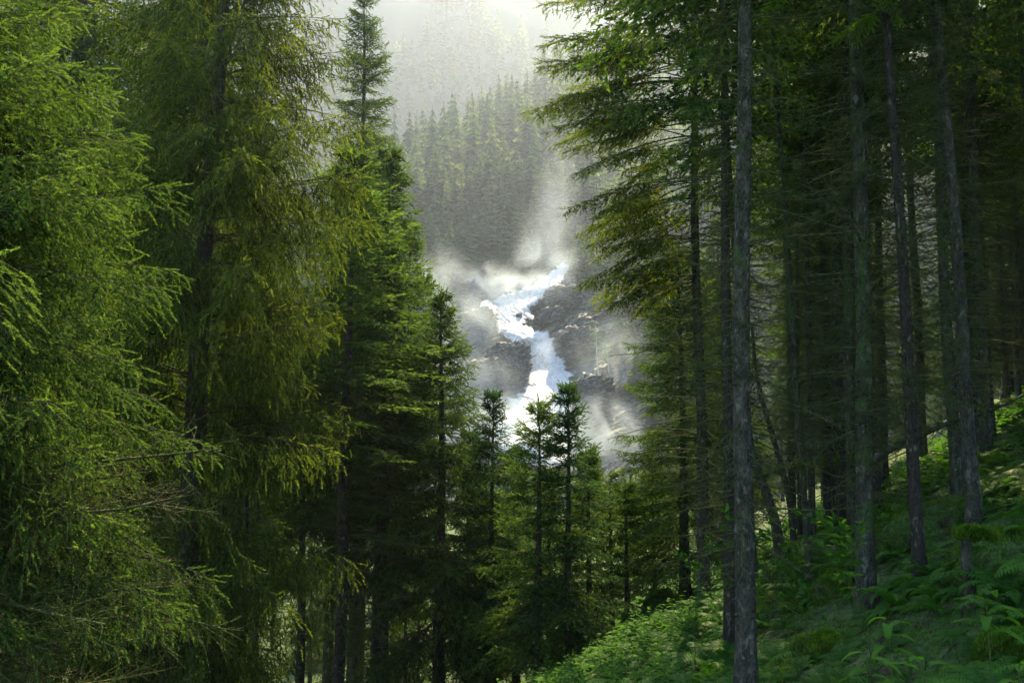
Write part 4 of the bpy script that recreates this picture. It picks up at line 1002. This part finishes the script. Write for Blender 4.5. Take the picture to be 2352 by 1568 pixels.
# ------------------------------------------------------------------ spray and haze
def box(name, lo, hi, m):
    lo = np.array(lo, float); hi = np.array(hi, float); c = (lo + hi) / 2; s = (hi - lo) / 2
    V = [(x, y, z) for x in (-1, 1) for y in (-1, 1) for z in (-1, 1)]
    F = [(0, 1, 3), (0, 3, 2), (4, 6, 7), (4, 7, 5), (0, 4, 5), (0, 5, 1), (2, 3, 7), (2, 7, 6), (0, 2, 6), (0, 6, 4), (1, 5, 7), (1, 7, 3)]
    o = MB().add(np.array(V) * s, F).obj(name, m); o.location = c; return o
def spraymat(blobs, dens):
    m = bpy.data.materials.new('spray'); m.use_nodes = True; N = m.node_tree.nodes; L = m.node_tree.links; N.clear()
    out = N.new('ShaderNodeOutputMaterial'); pv = N.new('ShaderNodeVolumePrincipled'); pv.inputs['Color'].default_value = (.72, .86, 1, 1); pv.inputs['Anisotropy'].default_value = .45
    L.new(pv.outputs[0], out.inputs['Volume'])
    geo = N.new('ShaderNodeNewGeometry'); acc = None
    for (c, s, a) in blobs:
        sub = N.new('ShaderNodeVectorMath'); sub.operation = 'SUBTRACT'; L.new(geo.outputs['Position'], sub.inputs[0]); sub.inputs[1].default_value = [float(q) for q in c]
        dv = N.new('ShaderNodeVectorMath'); dv.operation = 'DIVIDE'; L.new(sub.outputs[0], dv.inputs[0]); dv.inputs[1].default_value = s
        ln = N.new('ShaderNodeVectorMath'); ln.operation = 'LENGTH'; L.new(dv.outputs[0], ln.inputs[0])
        mr = N.new('ShaderNodeMapRange'); mr.interpolation_type = 'SMOOTHERSTEP'; L.new(ln.outputs['Value'], mr.inputs[0]); mr.inputs[1].default_value = 1; mr.inputs[2].default_value = 0; mr.inputs[3].default_value = 0; mr.inputs[4].default_value = a
        if acc is None: acc = mr.outputs[0]
        else:
            ad = N.new('ShaderNodeMath'); ad.operation = 'ADD'; L.new(acc, ad.inputs[0]); L.new(mr.outputs[0], ad.inputs[1]); acc = ad.outputs[0]
    mp = N.new('ShaderNodeMapping'); mp.inputs['Scale'].default_value = (1, .7, .85); mp.inputs['Rotation'].default_value = (0, .35, 0); L.new(geo.outputs['Position'], mp.inputs['Vector'])
    n = noise(N, L, .11, 7, mp.outputs[0], 1.0)
    mr = N.new('ShaderNodeMapRange'); L.new(n.outputs['Fac'], mr.inputs[0]); mr.inputs[1].default_value = .38; mr.inputs[2].default_value = .72; mr.inputs[3].default_value = .2; mr.inputs[4].default_value = 2.0
    mu = N.new('ShaderNodeMath'); mu.operation = 'MULTIPLY'; L.new(acc, mu.inputs[0]); L.new(mr.outputs[0], mu.inputs[1])
    m2 = N.new('ShaderNodeMath'); m2.operation = 'MULTIPLY'; L.new(mu.outputs[0], m2.inputs[0]); m2.inputs[1].default_value = dens; L.new(m2.outputs[0], pv.inputs['Density'])
    return m
def cp(px, py, off): return on_cliff(px, py, off)
blobs = [(cp(1130, 660, 8), (13, 12, 11), 1.0), (cp(1190, 670, 6), (9, 9, 9), .9), (at(1262, 560, 272), (13, 14, 19), .12), (cp(1240, 650, 6), (7, 8, 7), .8),
         (cp(1080, 760, 9), (17, 9, 17), .5), (cp(1010, 670, 9), (16, 10, 19), .6), (cp(1060, 900, 9), (22, 9, 17), .8), (cp(1230, 985, 10), (17, 10, 11), 1.6), (cp(1380, 1010, 10), (16, 9, 15), .9),
         (cp(1400, 850, 10), (18, 12, 20), .3), (at(1285, 470, 282), (10, 14, 27), .1), (at(1250, 615, 268), (13, 12, 13), .28), (cp(1160, 700, 7), (9, 8, 8), .8), (cp(1260, 850, 7), (8, 8, 14), .5), (cp(1150, 980, 12), (30, 12, 12), .5)]
o = box('spray_mist', (-50, 205, -22), (60, 345, 100), spraymat(blobs, .11)); tag(o, 'white spray drifting up from the waterfall', 'mist', kind='stuff')
m = bpy.data.materials.new('haze'); m.use_nodes = True; N = m.node_tree.nodes; N.clear()
out = N.new('ShaderNodeOutputMaterial'); pv = N.new('ShaderNodeVolumePrincipled'); m.node_tree.links.new(pv.outputs[0], out.inputs['Volume'])
pv.inputs['Color'].default_value = (.62, .75, 1, 1); pv.inputs['Density'].default_value = HAZE; pv.inputs['Anisotropy'].default_value = .7
o = box('haze', (-1250, -70, -25), (1250, 1400, 760), m); tag(o, 'pale sunlit haze hanging in the valley air', 'haze', kind='stuff')
print('OBJECTS', len(bpy.data.objects), 'TRIS', sum(len(m.polygons) for m in bpy.data.meshes))
